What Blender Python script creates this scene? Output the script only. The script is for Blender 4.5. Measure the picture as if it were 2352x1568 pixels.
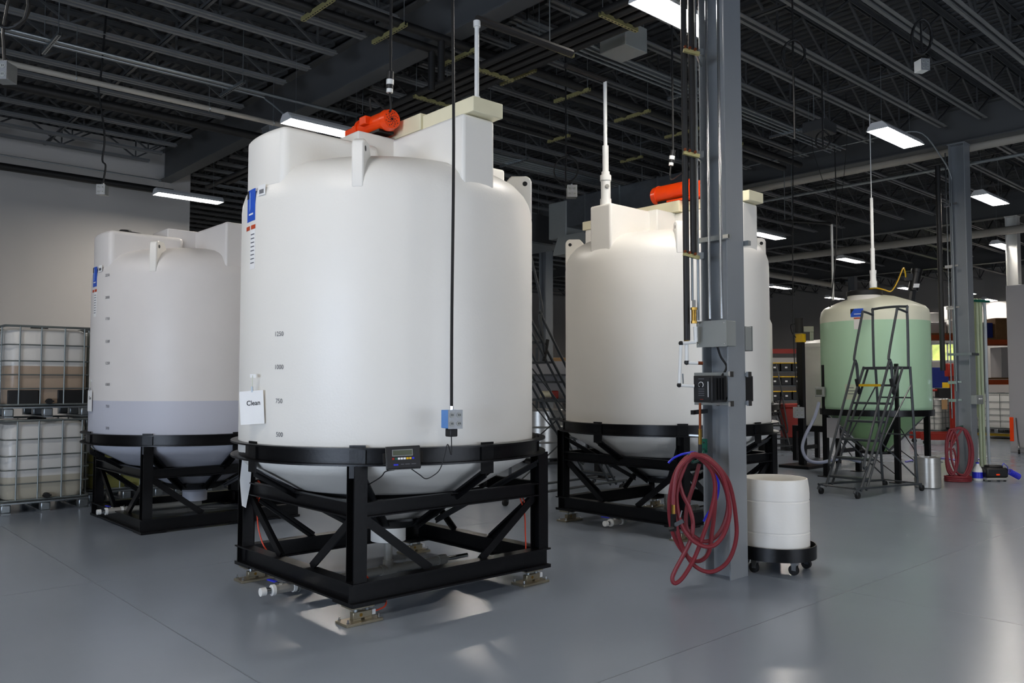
import bpy, bmesh, math, random
from mathutils import Vector, Matrix
for o in list(bpy.data.objects): bpy.data.objects.remove(o)
random.seed(7)
SC = bpy.context.scene
COL = SC.collection
V = Vector
# ------------------------------------------------------------ camera
FPX, CXP, CYP, HORI, EYE = 1885.0, 1176.0, 784.0, 878.0, 1.6
PITCH = math.atan((HORI-CYP)/FPX)
YAW = math.radians(47.766)                      # heading measured from +x (joist direction)
FL = V((math.cos(YAW), math.sin(YAW), 0)); RT = V((math.sin(YAW), -math.cos(YAW), 0))
FW = FL*math.cos(PITCH)+V((0, 0, math.sin(PITCH))); UP = -FL*math.sin(PITCH)+V((0, 0, math.cos(PITCH)))
EYEP = V((0, 0, EYE))
cam = bpy.data.objects.new('camera', bpy.data.cameras.new('camera')); COL.objects.link(cam)
cam.data.sensor_width = 36.0; cam.data.lens = 36.0*FPX/2352.0
cam.data.clip_start = .05; cam.data.clip_end = 300
cam.matrix_world = Matrix((( RT.x, UP.x, -FW.x, 0), (RT.y, UP.y, -FW.y, 0), (RT.z, UP.z, -FW.z, EYE), (0, 0, 0, 1)))
SC.camera = cam
# survey helpers: where a sight line of the photograph meets a known plane of the building
def ray(px, py): return FW+RT*((px-CXP)/FPX)-UP*((py-CYP)/FPX)
def atz(px, py, z): d = ray(px, py); return EYEP+d*((z-EYE)/d.z)
def atx(px, py, x): d = ray(px, py); return EYEP+d*(x/d.x)
def aty(px, py, y): d = ray(px, py); return EYEP+d*(y/d.y)
def atd(px, py, dep): return EYEP+ray(px, py)*dep
# ------------------------------------------------------------ world, exposure, daylight
w = bpy.data.worlds.new('world'); SC.world = w; w.use_nodes = True
bgn = w.node_tree.nodes['Background']
sky = w.node_tree.nodes.new('ShaderNodeTexSky'); sky.sky_type = 'HOSEK_WILKIE'; sky.turbidity = 4
w.node_tree.links.new(sky.outputs[0], bgn.inputs[0]); bgn.inputs[1].default_value = .35
SC.view_settings.view_transform = 'Standard'; SC.view_settings.look = 'None'
SC.view_settings.gamma = 1.0; SC.view_settings.use_curve_mapping = False
SC.view_settings.exposure = 0.72
TUBE_POWER = 46.0           # radiance of the fluorescent lenses
DAYLIGHT = 430.0            # watts through each big window behind the camera
def daylight(name, loc, rot, sx, sy, power, col):
    l = bpy.data.lights.new(name, 'AREA'); l.shape = 'RECTANGLE'; l.size = sx; l.size_y = sy; l.energy = power; l.color = col
    o = bpy.data.objects.new(name, l); COL.objects.link(o); o.location = loc; o.rotation_euler = rot; return o
daylight('window_daylight', (-8.9, 1.0, 1.5), (0, math.radians(-90), 0), 2.4, 7.0, DAYLIGHT, (.68, .80, 1.0))
daylight('window_daylight', (6.0, -8.9, 1.5), (math.radians(90), 0, 0), 7.0, 2.4, DAYLIGHT*.5, (.78, .86, 1.0))
# ------------------------------------------------------------ mesh builder
class MB:
    def __init__(s): s.v = []; s.f = []
    def add(s, vs, fs):
        b = len(s.v); s.v += [V(p) for p in vs]; s.f += [tuple(b+i for i in f) for f in fs]; return s
    def box(s, x0, x1, y0, y1, z0, z1):
        return s.add([(x0,y0,z0),(x1,y0,z0),(x1,y1,z0),(x0,y1,z0),(x0,y0,z1),(x1,y0,z1),(x1,y1,z1),(x0,y1,z1)],
                     [(0,3,2,1),(4,5,6,7),(0,1,5,4),(1,2,6,5),(2,3,7,6),(3,0,4,7)])
    def cbox(s, c, sx, sy, sz): return s.box(c[0]-sx/2, c[0]+sx/2, c[1]-sy/2, c[1]+sy/2, c[2]-sz/2, c[2]+sz/2)
    def obox(s, c, u, v, n, a, b, h):           # centred box in a frame
        c = V(c); u = V(u).normalized(); v = V(v).normalized(); n = V(n).normalized(); o = []
        for k in (-1, 1):
            for (i, j) in ((-1,-1),(1,-1),(1,1),(-1,1)): o.append(c+u*(i*a/2)+v*(j*b/2)+n*(k*h/2))
        return s.add(o, [(0,3,2,1),(4,5,6,7),(0,1,5,4),(1,2,6,5),(2,3,7,6),(3,0,4,7)])
    def bar(s, p, q, wd, ht, up=(0, 0, 1)):
        p = V(p); q = V(q); d = (q-p); L = d.length; d.normalize(); up = V(up)
        u = d.cross(up)
        if u.length < 1e-4: u = d.cross(V((1, 0, 0)))
        u.normalize(); v = u.cross(d)
        return s.obox((p+q)/2, u, d, v, wd, L, ht)
    def cyl(s, p, q, r, n=12, r2=None, caps=True):
        p = V(p); q = V(q); r2 = r if r2 is None else r2; d = (q-p).normalized()
        u = d.cross(V((0, 0, 1)));  u = d.cross(V((1, 0, 0))) if u.length < 1e-3 else u
        u.normalize(); v = d.cross(u); a = []
        for c, rr in ((p, r), (q, r2)):
            for i in range(n): t = 2*math.pi*i/n; a.append(c+u*(rr*math.cos(t))+v*(rr*math.sin(t)))
        f = [(i, (i+1) % n, n+(i+1) % n, n+i) for i in range(n)]
        if caps: f += [tuple(range(n-1, -1, -1)), tuple(range(n, 2*n))]
        return s.add(a, f)
    def tube(s, pts, r, n=8, closed=False, caps=True):
        pts = [V(p) for p in pts]; m = len(pts); a = []; prev = None
        for i in range(m):
            if closed: d = pts[(i+1) % m]-pts[i-1]
            else: d = pts[min(i+1, m-1)]-pts[max(i-1, 0)]
            d.normalize()
            if prev is None:
                u = d.cross(V((0, 0, 1))); u = d.cross(V((1, 0, 0))) if u.length < 1e-2 else u
            else: u = prev-d*prev.dot(d)
            u.normalize(); prev = u.copy(); v = d.cross(u); rr = r[i] if isinstance(r, (list, tuple)) else r
            for k in range(n): t = 2*math.pi*k/n; a.append(pts[i]+u*(rr*math.cos(t))+v*(rr*math.sin(t)))
        f = []
        for i in range(m if closed else m-1):
            j = (i+1) % m
            for k in range(n): f.append((i*n+k, i*n+(k+1) % n, j*n+(k+1) % n, j*n+k))
        if caps and not closed: f += [tuple(range(n-1, -1, -1)), tuple((m-1)*n+k for k in range(n))]
        return s.add(a, f)
    def lathe(s, prof, n=32, c=(0, 0, 0), closed=False, a0=0, a1=2*math.pi):
        full = abs(a1-a0-2*math.pi) < 1e-6; m = len(prof); a = []; cols = n if full else n+1
        for i in range(cols):
            t = a0+(a1-a0)*i/n
            for r, z in prof: a.append((c[0]+r*math.cos(t), c[1]+r*math.sin(t), c[2]+z))
        f = []
        for i in range(n):
            j = (i+1) % cols
            for k in range(m if closed else m-1):
                k2 = (k+1) % m
                f.append((i*m+k, j*m+k, j*m+k2, i*m+k2))
        return s.add(a, f)
    def prism(s, poly, z0, z1):
        n = len(poly)
        return s.add([(x, y, z0) for x, y in poly]+[(x, y, z1) for x, y in poly],
                     [tuple(range(n-1, -1, -1)), tuple(range(n, 2*n))]+[(i, (i+1) % n, n+(i+1) % n, n+i) for i in range(n)])
    def extr(s, poly, o, u, v, wv, t):            # polygon in (u,v), thickness t along wv (centred)
        o = V(o); u = V(u); v = V(v); wv = V(wv).normalized(); n = len(poly)
        a = [o+u*x+v*y-wv*(t/2) for x, y in poly]+[o+u*x+v*y+wv*(t/2) for x, y in poly]
        return s.add(a, [tuple(range(n-1, -1, -1)), tuple(range(n, 2*n))]+[(i, (i+1) % n, n+(i+1) % n, n+i) for i in range(n)])
    def xf(s, m): s.v = [m @ p for p in s.v]; return s
    def shift(s, d): d = V(d); s.v = [p+d for p in s.v]; return s
def spl(pts, k=6, closed=False):                 # Catmull-Rom through points
    pts = [V(p) for p in pts]; n = len(pts); o = []
    for i in range(n if closed else n-1):
        g = lambda j: pts[j % n] if closed else pts[max(0, min(n-1, j))]
        p0, p1, p2, p3 = g(i-1), g(i), g(i+1), g(i+2)
        for t in range(k):
            t /= k
            o.append(.5*((2*p1)+(p2-p0)*t+(2*p0-5*p1+4*p2-p3)*t*t+(3*p1-p0-3*p2+p3)*t**3))
    if not closed: o.append(pts[-1])
    return o
def mesh_of(name, mb, mt, smooth=False, ang=35):
    me = bpy.data.meshes.new(name); me.from_pydata([tuple(p) for p in mb.v], [], mb.f); me.update()
    bm = bmesh.new(); bm.from_mesh(me); bmesh.ops.recalc_face_normals(bm, faces=bm.faces); bm.to_mesh(me); bm.free()
    if smooth:
        for p in me.polygons: p.use_smooth = True
        me.set_sharp_from_angle(angle=math.radians(ang))
    if mt: me.materials.append(mt)
    return me
def obj(name, mb, mt, parent=None, smooth=False, bevel=0, seg=2, ang=35, world=False):
    if world and parent is not None: mb.shift(-parent.location)
    o = bpy.data.objects.new(name, mesh_of(name, mb, mt, smooth or bevel > 0, ang)); COL.objects.link(o)
    if parent is not None: o.parent = parent
    if bevel:
        b = o.modifiers.new('bevel', 'BEVEL'); b.width = bevel; b.segments = seg; b.limit_method = 'ANGLE'; b.angle_limit = math.radians(40)
    return o
def tag(o, label, cat, group=None):
    o['label'] = label; o['category'] = cat
    if group: o['group'] = group
    return o
def thing(name, label, cat, loc=(0, 0, 0), rotz=0, group=None):
    o = bpy.data.objects.new(name, None); COL.objects.link(o); o.empty_display_size = .1
    o.location = loc; o.rotation_euler = (0, 0, rotz); return tag(o, label, cat, group)
def struct(o): o['kind'] = 'structure'; return o
def copy_tree(o, parent=None):
    c = o.copy(); COL.objects.link(c); c.parent = parent
    for ch in list(o.children): copy_tree(ch, c)
    return c
def dup(root, loc, rotz=None, label=None, group=None):
    c = copy_tree(root); c.location = loc
    if rotz is not None: c.rotation_euler = (0, 0, rotz)
    if label: c['label'] = label
    if group: c['group'] = group
    return c
def text_mb(txt, size, bold=False):               # flat lettering in the xy plane, centred, as triangles
    cu = bpy.data.curves.new('t', 'FONT'); cu.body = txt; cu.size = size; cu.align_x = 'CENTER'; cu.align_y = 'CENTER'
    cu.resolution_u = 3
    if bold: cu.offset = size*.018
    t = bpy.data.objects.new('t', cu); COL.objects.link(t)
    me = t.to_mesh(); mb = MB(); mb.add([p.co for p in me.vertices], [tuple(p.vertices) for p in me.polygons])
    t.to_mesh_clear(); bpy.data.objects.remove(t); bpy.data.curves.remove(cu); return mb
def text_obj(name, txt, size, o, u, v, mt, parent=None, bold=False, world=False):
    mb = text_mb(txt, size, bold); o = V(o); u = V(u).normalized(); v = V(v).normalized()
    mb.v = [o+u*p.x+v*p.y for p in mb.v]
    return obj(name, mb, mt, parent, world=world)
def wrap_text(name, txt, size, R, az, z, mt, parent):  # lettering on a cylinder round the local z axis
    mb = text_mb(txt, size); mb.v = [V((R*math.cos(az+p.x/R), R*math.sin(az+p.x/R), z+p.y)) for p in mb.v]
    return obj(name, mb, mt, parent)
def wrap_patch(mb, R, az, z, wd, ht, n=6, skew=0):  # a thin rectangular label on a cylinder
    a = []
    for i in range(n+1):
        x = -wd/2+wd*i/n
        for r in (R, R+.002):
            for y in (-ht/2, ht/2): a.append((r*math.cos(az+x/R), r*math.sin(az+x/R), z+y+skew*x))
    f = []
    for i in range(n):
        b = i*4; c = b+4
        f += [(b, c, c+1, b+1), (b+2, b+3, c+3, c+2), (b, b+2, c+2, c), (b+1, c+1, c+3, b+3)]
    f += [(0, 1, 3, 2), (n*4, n*4+2, n*4+3, n*4+1)]
    return mb.add(a, f)
# ------------------------------------------------------------ materials (all procedural)
def lin(h):
    h = h.lstrip('#'); c = [int(h[i:i+2], 16)/255 for i in (0, 2, 4)]
    return tuple(((x+.055)/1.055)**2.4 if x > .04045 else x/12.92 for x in c)
MATS = {}
def mat(name, hexc, rough=.5, metal=0.0, var=.08, scale=6.0, bump=0.0, bscale=None, spec=.5, emit=0, ecol=None, alpha=None, trans=0, coat=0, stretch=None):
    m = bpy.data.materials.new(name); m.use_nodes = True; nt = m.node_tree; b = nt.nodes['Principled BSDF']
    c = lin(hexc); tc = nt.nodes.new('ShaderNodeTexCoord'); nz = nt.nodes.new('ShaderNodeTexNoise')
    nz.inputs['Scale'].default_value = scale; nz.inputs['Detail'].default_value = 4
    src = tc.outputs['Object']
    if stretch:
        mp = nt.nodes.new('ShaderNodeMapping'); mp.inputs['Scale'].default_value = stretch
        nt.links.new(src, mp.inputs['Vector']); src = mp.outputs['Vector']
    nt.links.new(src, nz.inputs['Vector'])
    mx = nt.nodes.new('ShaderNodeMix'); mx.data_type = 'RGBA'
    mx.inputs[6].default_value = (*[max(0, x*(1-var)) for x in c], 1); mx.inputs[7].default_value = (*[min(1, x*(1+var)) for x in c], 1)
    nt.links.new(nz.outputs['Fac'], mx.inputs[0]); nt.links.new(mx.outputs[2], b.inputs['Base Color'])
    b.inputs['Roughness'].default_value = rough; b.inputs['Metallic'].default_value = metal
    b.inputs['Specular IOR Level'].default_value = spec
    if coat: b.inputs['Coat Weight'].default_value = coat; b.inputs['Coat Roughness'].default_value = .08
    if trans: b.inputs['Transmission Weight'].default_value = trans
    if alpha is not None: b.inputs['Alpha'].default_value = alpha
    if emit:
        b.inputs['Emission Strength'].default_value = emit; b.inputs['Emission Color'].default_value = (*(lin(ecol) if ecol else c), 1)
    if bump:
        n2 = nt.nodes.new('ShaderNodeTexNoise'); n2.inputs['Scale'].default_value = bscale or scale*4; n2.inputs['Detail'].default_value = 3
        nt.links.new(src, n2.inputs['Vector']); bp = nt.nodes.new('ShaderNodeBump'); bp.inputs['Strength'].default_value = bump
        bp.inputs['Distance'].default_value = .02
        nt.links.new(n2.outputs['Fac'], bp.inputs['Height']); nt.links.new(bp.outputs['Normal'], b.inputs['Normal'])
    MATS[name] = m; return m
def level_mat(name, low, high, z, rough=.42, soft=.004, var=.04, low2=None, z2=None):  # translucent vessel with the liquid showing through below z
    m = mat(name, high, rough=rough, var=var, scale=3); nt = m.node_tree; b = nt.nodes['Principled BSDF']
    tc = nt.nodes.new('ShaderNodeTexCoord'); sp = nt.nodes.new('ShaderNodeSeparateXYZ'); nt.links.new(tc.outputs['Object'], sp.inputs[0])
    def step(zz):
        mr = nt.nodes.new('ShaderNodeMapRange'); mr.inputs[1].default_value = zz-soft; mr.inputs[2].default_value = zz+soft
        mr.interpolation_type = 'SMOOTHSTEP'; nt.links.new(sp.outputs[2], mr.inputs[0]); return mr.outputs[0]
    prev = b.inputs['Base Color'].links[0].from_socket
    mx = nt.nodes.new('ShaderNodeMix'); mx.data_type = 'RGBA'; mx.inputs[6].default_value = (*lin(low), 1)
    nt.links.new(step(z), mx.inputs[0]); nt.links.new(prev, mx.inputs[7]); out = mx.outputs[2]
    if low2:
        m2 = nt.nodes.new('ShaderNodeMix'); m2.data_type = 'RGBA'; m2.inputs[6].default_value = (*lin(low2), 1)
        nt.links.new(step(z2), m2.inputs[0]); nt.links.new(out, m2.inputs[7]); out = m2.outputs[2]
    nt.links.new(out, b.inputs['Base Color']); return m
poly = mat('white_polyethylene', '#eeebe3', .40, var=.025, scale=1.4, bump=.04, bscale=60)
poly_y = mat('yellowed_plastic', '#eee6c4', .38, var=.05, scale=5)
poly_level = level_mat('white_polyethylene_blue_liquid', '#c6c8d2', '#e2deda', 1.22)
black = mat('black_painted_steel', '#08080a', .34, var=.25, scale=9, bump=.03, spec=.3)
black_pl = mat('black_plastic', '#101011', .45, var=.2)
rubber = mat('black_rubber', '#0d0d0d', .6, var=.2)
ceil_m = mat('dark_grey_ceiling_paint', '#404142', .6, var=.12, scale=3)
steel_c = mat('shaded_joist_grey', '#4a4b4b', .5, var=.1, scale=4)  # darker joist grey: shade on webs and top chords painted in
chord_m = mat('lit_bottom_chord_grey', '#767776', .45, var=.1, scale=4)  # same joists lightened: light caught from below put into the colour
girder_m = mat('grey_painted_girder', '#535454', .5, var=.08, scale=2)
colgrey = mat('grey_column_paint', '#868a8d', .34, var=.06, scale=3, bump=.02)
galv = mat('galvanised_steel', '#9aa0a2', .32, metal=.85, var=.15, scale=20)
chrome = mat('bright_metal', '#c9cbcc', .18, metal=1, var=.1, scale=10)
stainless = mat('brushed_stainless', '#bab8b2', .32, metal=.7, var=.12, scale=3, stretch=(1, 1, 30))
valve_m = mat('dull_valve_metal', '#b4b1aa', .35, metal=.45, var=.12)
nickel = mat('plated_load_cell', '#a39a84', .3, metal=.85, var=.15, scale=14)
brass = mat('brass', '#9a7838', .3, metal=.9, var=.2, scale=15)
copper = mat('copper', '#8a4a2c', .35, metal=.8, var=.25, scale=20)
gold_strut = mat('yellow_zinc_strut', '#aaa36f', .4, metal=.45, var=.2, scale=12)
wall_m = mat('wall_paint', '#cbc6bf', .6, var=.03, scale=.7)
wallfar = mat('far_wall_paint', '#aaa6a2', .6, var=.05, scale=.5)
white_p = mat('white_pvc', '#e4e4e0', .3, var=.03)
grey_pvc = mat('grey_pvc', '#8f8d86', .4, var=.1, scale=6)
cream_p = mat('cream_painted_pipe', '#a8a296', .4, var=.08, scale=4)
black_ins = mat('black_pipe_insulation', '#191817', .55, var=.2, scale=6, bump=.05)
orange = mat('orange_red_enamel', '#ff4a10', .25, var=.06, scale=6)
red = mat('red_paint', '#92200f', .4, var=.12)
redhose = mat('red_rubber_hose', '#782029', .5, var=.12, scale=20, bump=.06)
bluehose = mat('blue_hose', '#2730c8', .35, var=.1)
orangecable = mat('orange_cable', '#d8401c', .5, var=.1)
paper = mat('white_paper', '#f0f0ee', .7, var=.02)
ink = mat('black_ink', '#1a1a1c', .7, var=.1)
ink_soft = mat('grey_moulded_ink', '#5c5c62', .7, var=.1)
blue_label = mat('blue_label', '#1f55c4', .4, var=.15, scale=30)
red_label = mat('red_label', '#c2451a', .5, var=.1)
green_p = mat('green_bracket', '#0e5a48', .4, var=.1)
yellow = mat('yellow_paint', '#e0b414', .4, var=.1)
boxgrey = mat('grey_enclosure', '#8f928e', .4, var=.04)
bluebox = mat('blue_outlet_box', '#4f86c8', .45, var=.12, scale=30)
cardboard = mat('cardboard', '#a5835a', .8, var=.1)
wood = mat('pallet_wood', '#7a5a3a', .8, var=.25, scale=8)
duct_m = mat('foil_duct_wrap', '#6e7276', .35, metal=.6, var=.25, scale=5, bump=.35, bscale=9)
lens = mat('lit_fluorescent_lens', '#ffffff', .5, emit=TUBE_POWER, ecol='#fff8f0')
fixture_w = mat('white_fixture', '#dfe0e0', .35, var=.03)
lcd = mat('lcd_screen', '#4c5344', .3, var=.05)
panelgrey = mat('light_grey_panel', '#a7a5a6', .45, var=.03, scale=1)
clearhose = mat('pale_clear_tube', '#b9c2a0', .25, var=.08, spec=.7)
lavender = mat('grey_vinyl_hose', '#8e94a8', .3, var=.06)
bluefab = mat('blue_tarp', '#1e2f7e', .6, var=.2)
# ============================================================ the building
def floor_mat():
    m = mat('blue_grey_epoxy_floor', '#828b97', .25, var=.035, scale=.6); nt = m.node_tree; b = nt.nodes['Principled BSDF']
    tc = nt.nodes.new('ShaderNodeTexCoord'); n = nt.nodes.new('ShaderNodeTexNoise'); n.inputs['Scale'].default_value = 2.2; n.inputs['Detail'].default_value = 5
    mr = nt.nodes.new('ShaderNodeMapRange'); mr.inputs[3].default_value = .20; mr.inputs[4].default_value = .26
    nt.links.new(tc.outputs['Object'], n.inputs['Vector']); nt.links.new(n.outputs['Fac'], mr.inputs[0]); nt.links.new(mr.outputs[0], b.inputs['Roughness'])
    n2 = nt.nodes.new('ShaderNodeTexNoise'); n2.inputs['Scale'].default_value = 9; n2.inputs['Detail'].default_value = 2
    bp = nt.nodes.new('ShaderNodeBump'); bp.inputs['Strength'].default_value = .015; bp.inputs['Distance'].default_value = .02
    nt.links.new(tc.outputs['Object'], n2.inputs['Vector']); nt.links.new(n2.outputs['Fac'], bp.inputs['Height']); nt.links.new(bp.outputs['Normal'], b.inputs['Normal'])
    return m
XW, XE, YS, YN, YL, XJ, DECK = -9.0, 37.6, -9.0, 28.8, 16.9, 6.36, 6.36
fl = struct(obj('floor', MB().box(XW, XE, YS, YN, -.2, 0), floor_mat()))
jm = mat('joint_filler', '#5d6570', .4)
for x in (-2.2, 2.0, 6.2, 10.4, 14.6, 18.8): obj('floor_joint', MB().box(x-.003, x+.003, YS, YN, 0, .0006), jm, fl)
for y in (-1.2, 3.0, 7.2, 11.4, 15.6): obj('floor_joint', MB().box(XW, XE, y-.003, y+.003, 0, .0006), jm, fl)
def wall(name, *b, m=wall_m): return struct(obj(name, MB().box(*b), m))
wall('wall_left', XW, XJ, YL, YL+.2, 0, DECK)
wall('wall_left_return', XJ-.2, XJ, YL+.2, YN, 0, DECK)
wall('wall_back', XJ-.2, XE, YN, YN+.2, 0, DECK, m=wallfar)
def holed(name, axis, pos, a0, a1, holes, th=.2, m=wall_m):      # wall with window openings
    mb = MB(); xs = sorted(holes); cur = a0
    def put(p, q, z0, z1):
        if axis == 'x': mb.box(pos-th, pos, p, q, z0, z1)
        else: mb.box(p, q, pos-th, pos, z0, z1)
    for (p, q, z0, z1) in xs: put(cur, p, 0, DECK); put(p, q, 0, z0); put(p, q, z1, DECK); cur = q
    put(cur, a1, 0, DECK); return struct(obj(name, mb, m))
holed('wall_front', 'x', XW, YS, YL, [(-2.5, 4.5, .3, 2.7)])
holed('wall_right', 'y', YS, XW, XE, [(2.5, 9.5, .3, 2.7)])
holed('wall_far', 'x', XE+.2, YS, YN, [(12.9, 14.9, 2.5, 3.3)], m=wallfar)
def window(name, axis, pos, p, q, z0, z1, n):
    fr = MB(); t = .06
    def put(a, b, c, d):
        if axis == 'x': fr.box(pos-.13, pos-.07, a, b, c, d)
        else: fr.box(a, b, pos-.13, pos-.07, c, d)
    for i in range(n+1):
        a = p+(q-p)*i/n; put(max(p, a-t/2), min(q, a+t/2), z0, z1)
    put(p, q, z0, z0+t); put(p, q, z1-t, z1)
    return struct(obj(name, fr, fixture_w))
window('window_1', 'x', XW, -2.5, 4.5, .3, 2.7, 5); window('window_2', 'y', YS, 2.5, 9.5, .3, 2.7, 5)
w3 = window('window_3', 'x', XE+.2, 12.9, 14.9, 2.5, 3.3, 3)
leafm = mat('self_lit_leaves_outside', '#b4bf70', .6, var=.75, scale=2.5, emit=1.0, ecol='#b6c93c')  # leaves emit their own glow, standing in for daylight on them
nt = leafm.node_tree; nt.links.new(nt.nodes['Principled BSDF'].inputs['Base Color'].links[0].from_socket, nt.nodes['Principled BSDF'].inputs['Emission Color'])
hedge = MB()
for i in range(26):
    c = V((XE+2.2+random.uniform(-.6, .6), random.uniform(12.0, 16.5), random.uniform(.5, 3.2)))
    hedge.lathe([(0, -.6), (.4, -.4), (.6, 0), (.42, .4), (0, .6)], 7, c)
o = tag(obj('hedge', hedge, leafm), 'glowing green hedge seen through the far window', 'hedge'); o['kind'] = 'stuff'
# ---- roof deck: ribbed steel running across the joists
prof = []; x = XW; pitch = .152
while x < XE:
    prof += [(x, 0), (x+.064, 0), (x+.076, .038), (x+.14, .038)]; x += pitch
mb = MB(); n = len(prof)
mb.add([(a, YS, DECK+b) for a, b in prof]+[(a, YN, DECK+b) for a, b in prof]+[(prof[0][0], YS, DECK+.2), (prof[-1][0], YS, DECK+.2), (prof[0][0], YN, DECK+.2), (prof[-1][0], YN, DECK+.2)],
       [(i, i+1, n+i+1, n+i) for i in range(n-1)]+[(2*n, 2*n+1, 2*n+3, 2*n+2)])
ceiling = struct(obj('ceiling', mb, ceil_m))
JB, JT = 5.85, 6.345
def joist_meshes(L):
    web = MB(); half = .61; n = max(2, int(round(L/half/2))*2); st = L/n
    for i in range(n):
        a, b = (JT-.04, JB+.04) if i % 2 == 0 else (JB+.04, JT-.04)
        web.bar((i*st, 0, a), ((i+1)*st, 0, b), .026, .026)
        if i % 2 == 0: web.bar(((i+1)*st, 0, JB+.04), ((i+1)*st, 0, JT-.04), .022, .022, up=(1, 0, 0))
    bc = MB(); tc_ = MB()
    for s in (-1, 1):
        y0, y1 = sorted((s*.018, s*.068)); t0, t1 = sorted((s*.018, s*.026))
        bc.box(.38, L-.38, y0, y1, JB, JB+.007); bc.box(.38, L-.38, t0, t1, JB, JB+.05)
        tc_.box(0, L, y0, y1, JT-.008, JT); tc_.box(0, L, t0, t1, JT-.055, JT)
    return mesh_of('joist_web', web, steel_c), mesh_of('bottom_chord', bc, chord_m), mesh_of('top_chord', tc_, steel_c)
def joist_row(x0, x1, ys):
    a, b, c = joist_meshes(x1-x0)
    for y in ys:
        j = bpy.data.objects.new('joist', a); COL.objects.link(j); j.parent = ceiling; j.location = (x0, y, 0)
        for nm, me in (('bottom_chord', b), ('top_chord', c)):
            k = bpy.data.objects.new(nm, me); COL.objects.link(k); k.parent = j
def frange(a, b, s):
    o = []
    while a < b: o.append(a); a += s
    return o
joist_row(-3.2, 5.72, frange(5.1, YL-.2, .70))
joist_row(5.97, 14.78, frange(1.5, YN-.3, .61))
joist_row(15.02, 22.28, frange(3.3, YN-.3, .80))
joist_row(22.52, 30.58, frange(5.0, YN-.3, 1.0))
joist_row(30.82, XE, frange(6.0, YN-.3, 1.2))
def girder(x, y0, y1):
    z0, z1, f = 5.645, 6.255, .125
    mb = MB().box(x-f, x+f, y0, y1, z0, z0+.02).box(x-f, x+f, y0, y1, z1-.02, z1).box(x-.008, x+.008, y0, y1, z0+.02, z1-.02)
    mb.box(x-.05, x+.05, y0, y1, z1, JT-.06)
    obj('girder', mb, girder_m, ceiling)
girder(5.845, YS, YL); girder(14.9, YS, YN); girder(22.4, YS, YN); girder(30.7, YS, YN)
for xs, y0, y1 in (((3.6, 1.2), 5.1, 16.6), ((8.5, 11.6), 1.6, 28.3), ((17, 19.8), 3.4, 28)):     # bridging angles across the bottom chords
    for x in xs:
        obj('bridging', MB().box(x-.022, x+.022, y0, y1, JB+.05, JB+.056).box(x-.022, x-.016, y0, y1, JB+.05, JB+.09), steel_c, ceiling)
        obj('bridging', MB().box(x+.24, x+.285, y0, y1, JT-.07, JT-.064).box(x+.28, x+.286, y0, y1, JT-.11, JT-.064), ceil_m, ceiling)
# ---- columns: wide-flange, flanges facing -y and +y
def column(x, y, label, m=colgrey, top=5.645):
    t = thing('steel_column', label, 'column', (x, y, 0), 0, 'steel building columns')
    h, f = .127, .013
    mb = MB().box(-h, h, -h, -h+f, 0, top).box(-h, h, h-f, h, 0, top)
    obj('flange', MB().box(-h, h, -h, -h+f, 0, top), m, t, bevel=.002); obj('flange', MB().box(-h, h, h-f, h, 0, top), m, t, bevel=.002)
    obj('web', MB().box(-.005, .005, -h+f, h-f, 0, top), m, t)
    obj('cap_plate', MB().box(-.14, .14, -.14, .14, top-.018, top-.001), m, t)
    return t
column(5.95, 3.91, 'grey steel column in the foreground with the red hose hanging on it')
column(5.845, 12.1, 'dark column rising behind the front white tank, mostly hidden')
column(14.9, 5.10, 'grey steel column on the right beside the green tank')
column(14.9, 15.1, 'dark steel column seen in the gap between the two white tanks')
column(30.7, 14.4, 'far dark column left of the green tank dome')
column(22.4, 6.5, 'pale white column at the right edge above the grey panel', white_p)
# ---- fluorescent fixtures
LZ, LS = 4.95, 3.35/3
def fixture_proto():
    t = thing('ceiling_light', 'x', 'light', (0, 0, LZ), 0, 'fluorescent strip lights')
    L, wd = 1.18, .30
    prof = [(-wd/2, 0), (-wd/2+.03, .05), (-.07, .10), (.07, .10), (wd/2-.03, .05), (wd/2, 0), (wd/2-.01, 0), (wd/2-.035, .042), (.065, .09), (-.065, .09), (-wd/2+.035, .042), (-wd/2+.01, 0)]
    obj('housing', MB().extr(prof, (0, 0, 0), (0, 1, 0), (0, 0, 1), (1, 0, 0), L), fixture_w, t)
    obj('lens', MB().box(-L/2+.03, L/2-.03, -wd/2+.045, wd/2-.045, .008, .04), lens, t)
    for s in (-1, 1):
        obj('end_cap', MB().extr([(-wd/2+.01, 0), (-wd/2+.03, .045), (-.07, .1), (.07, .1), (wd/2-.03, .045), (wd/2-.01, 0)], (s*(L/2+.006), 0, 0), (0, 1, 0), (0, 0, 1), (1, 0, 0), .012), fixture_w, t)
        obj('hanger_wire', MB().cyl((s*.45, 0, .1), (s*.45, 0, JB-LZ), .0025, 5), galv, t)
    return t
fx = fixture_proto(); first = True
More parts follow.
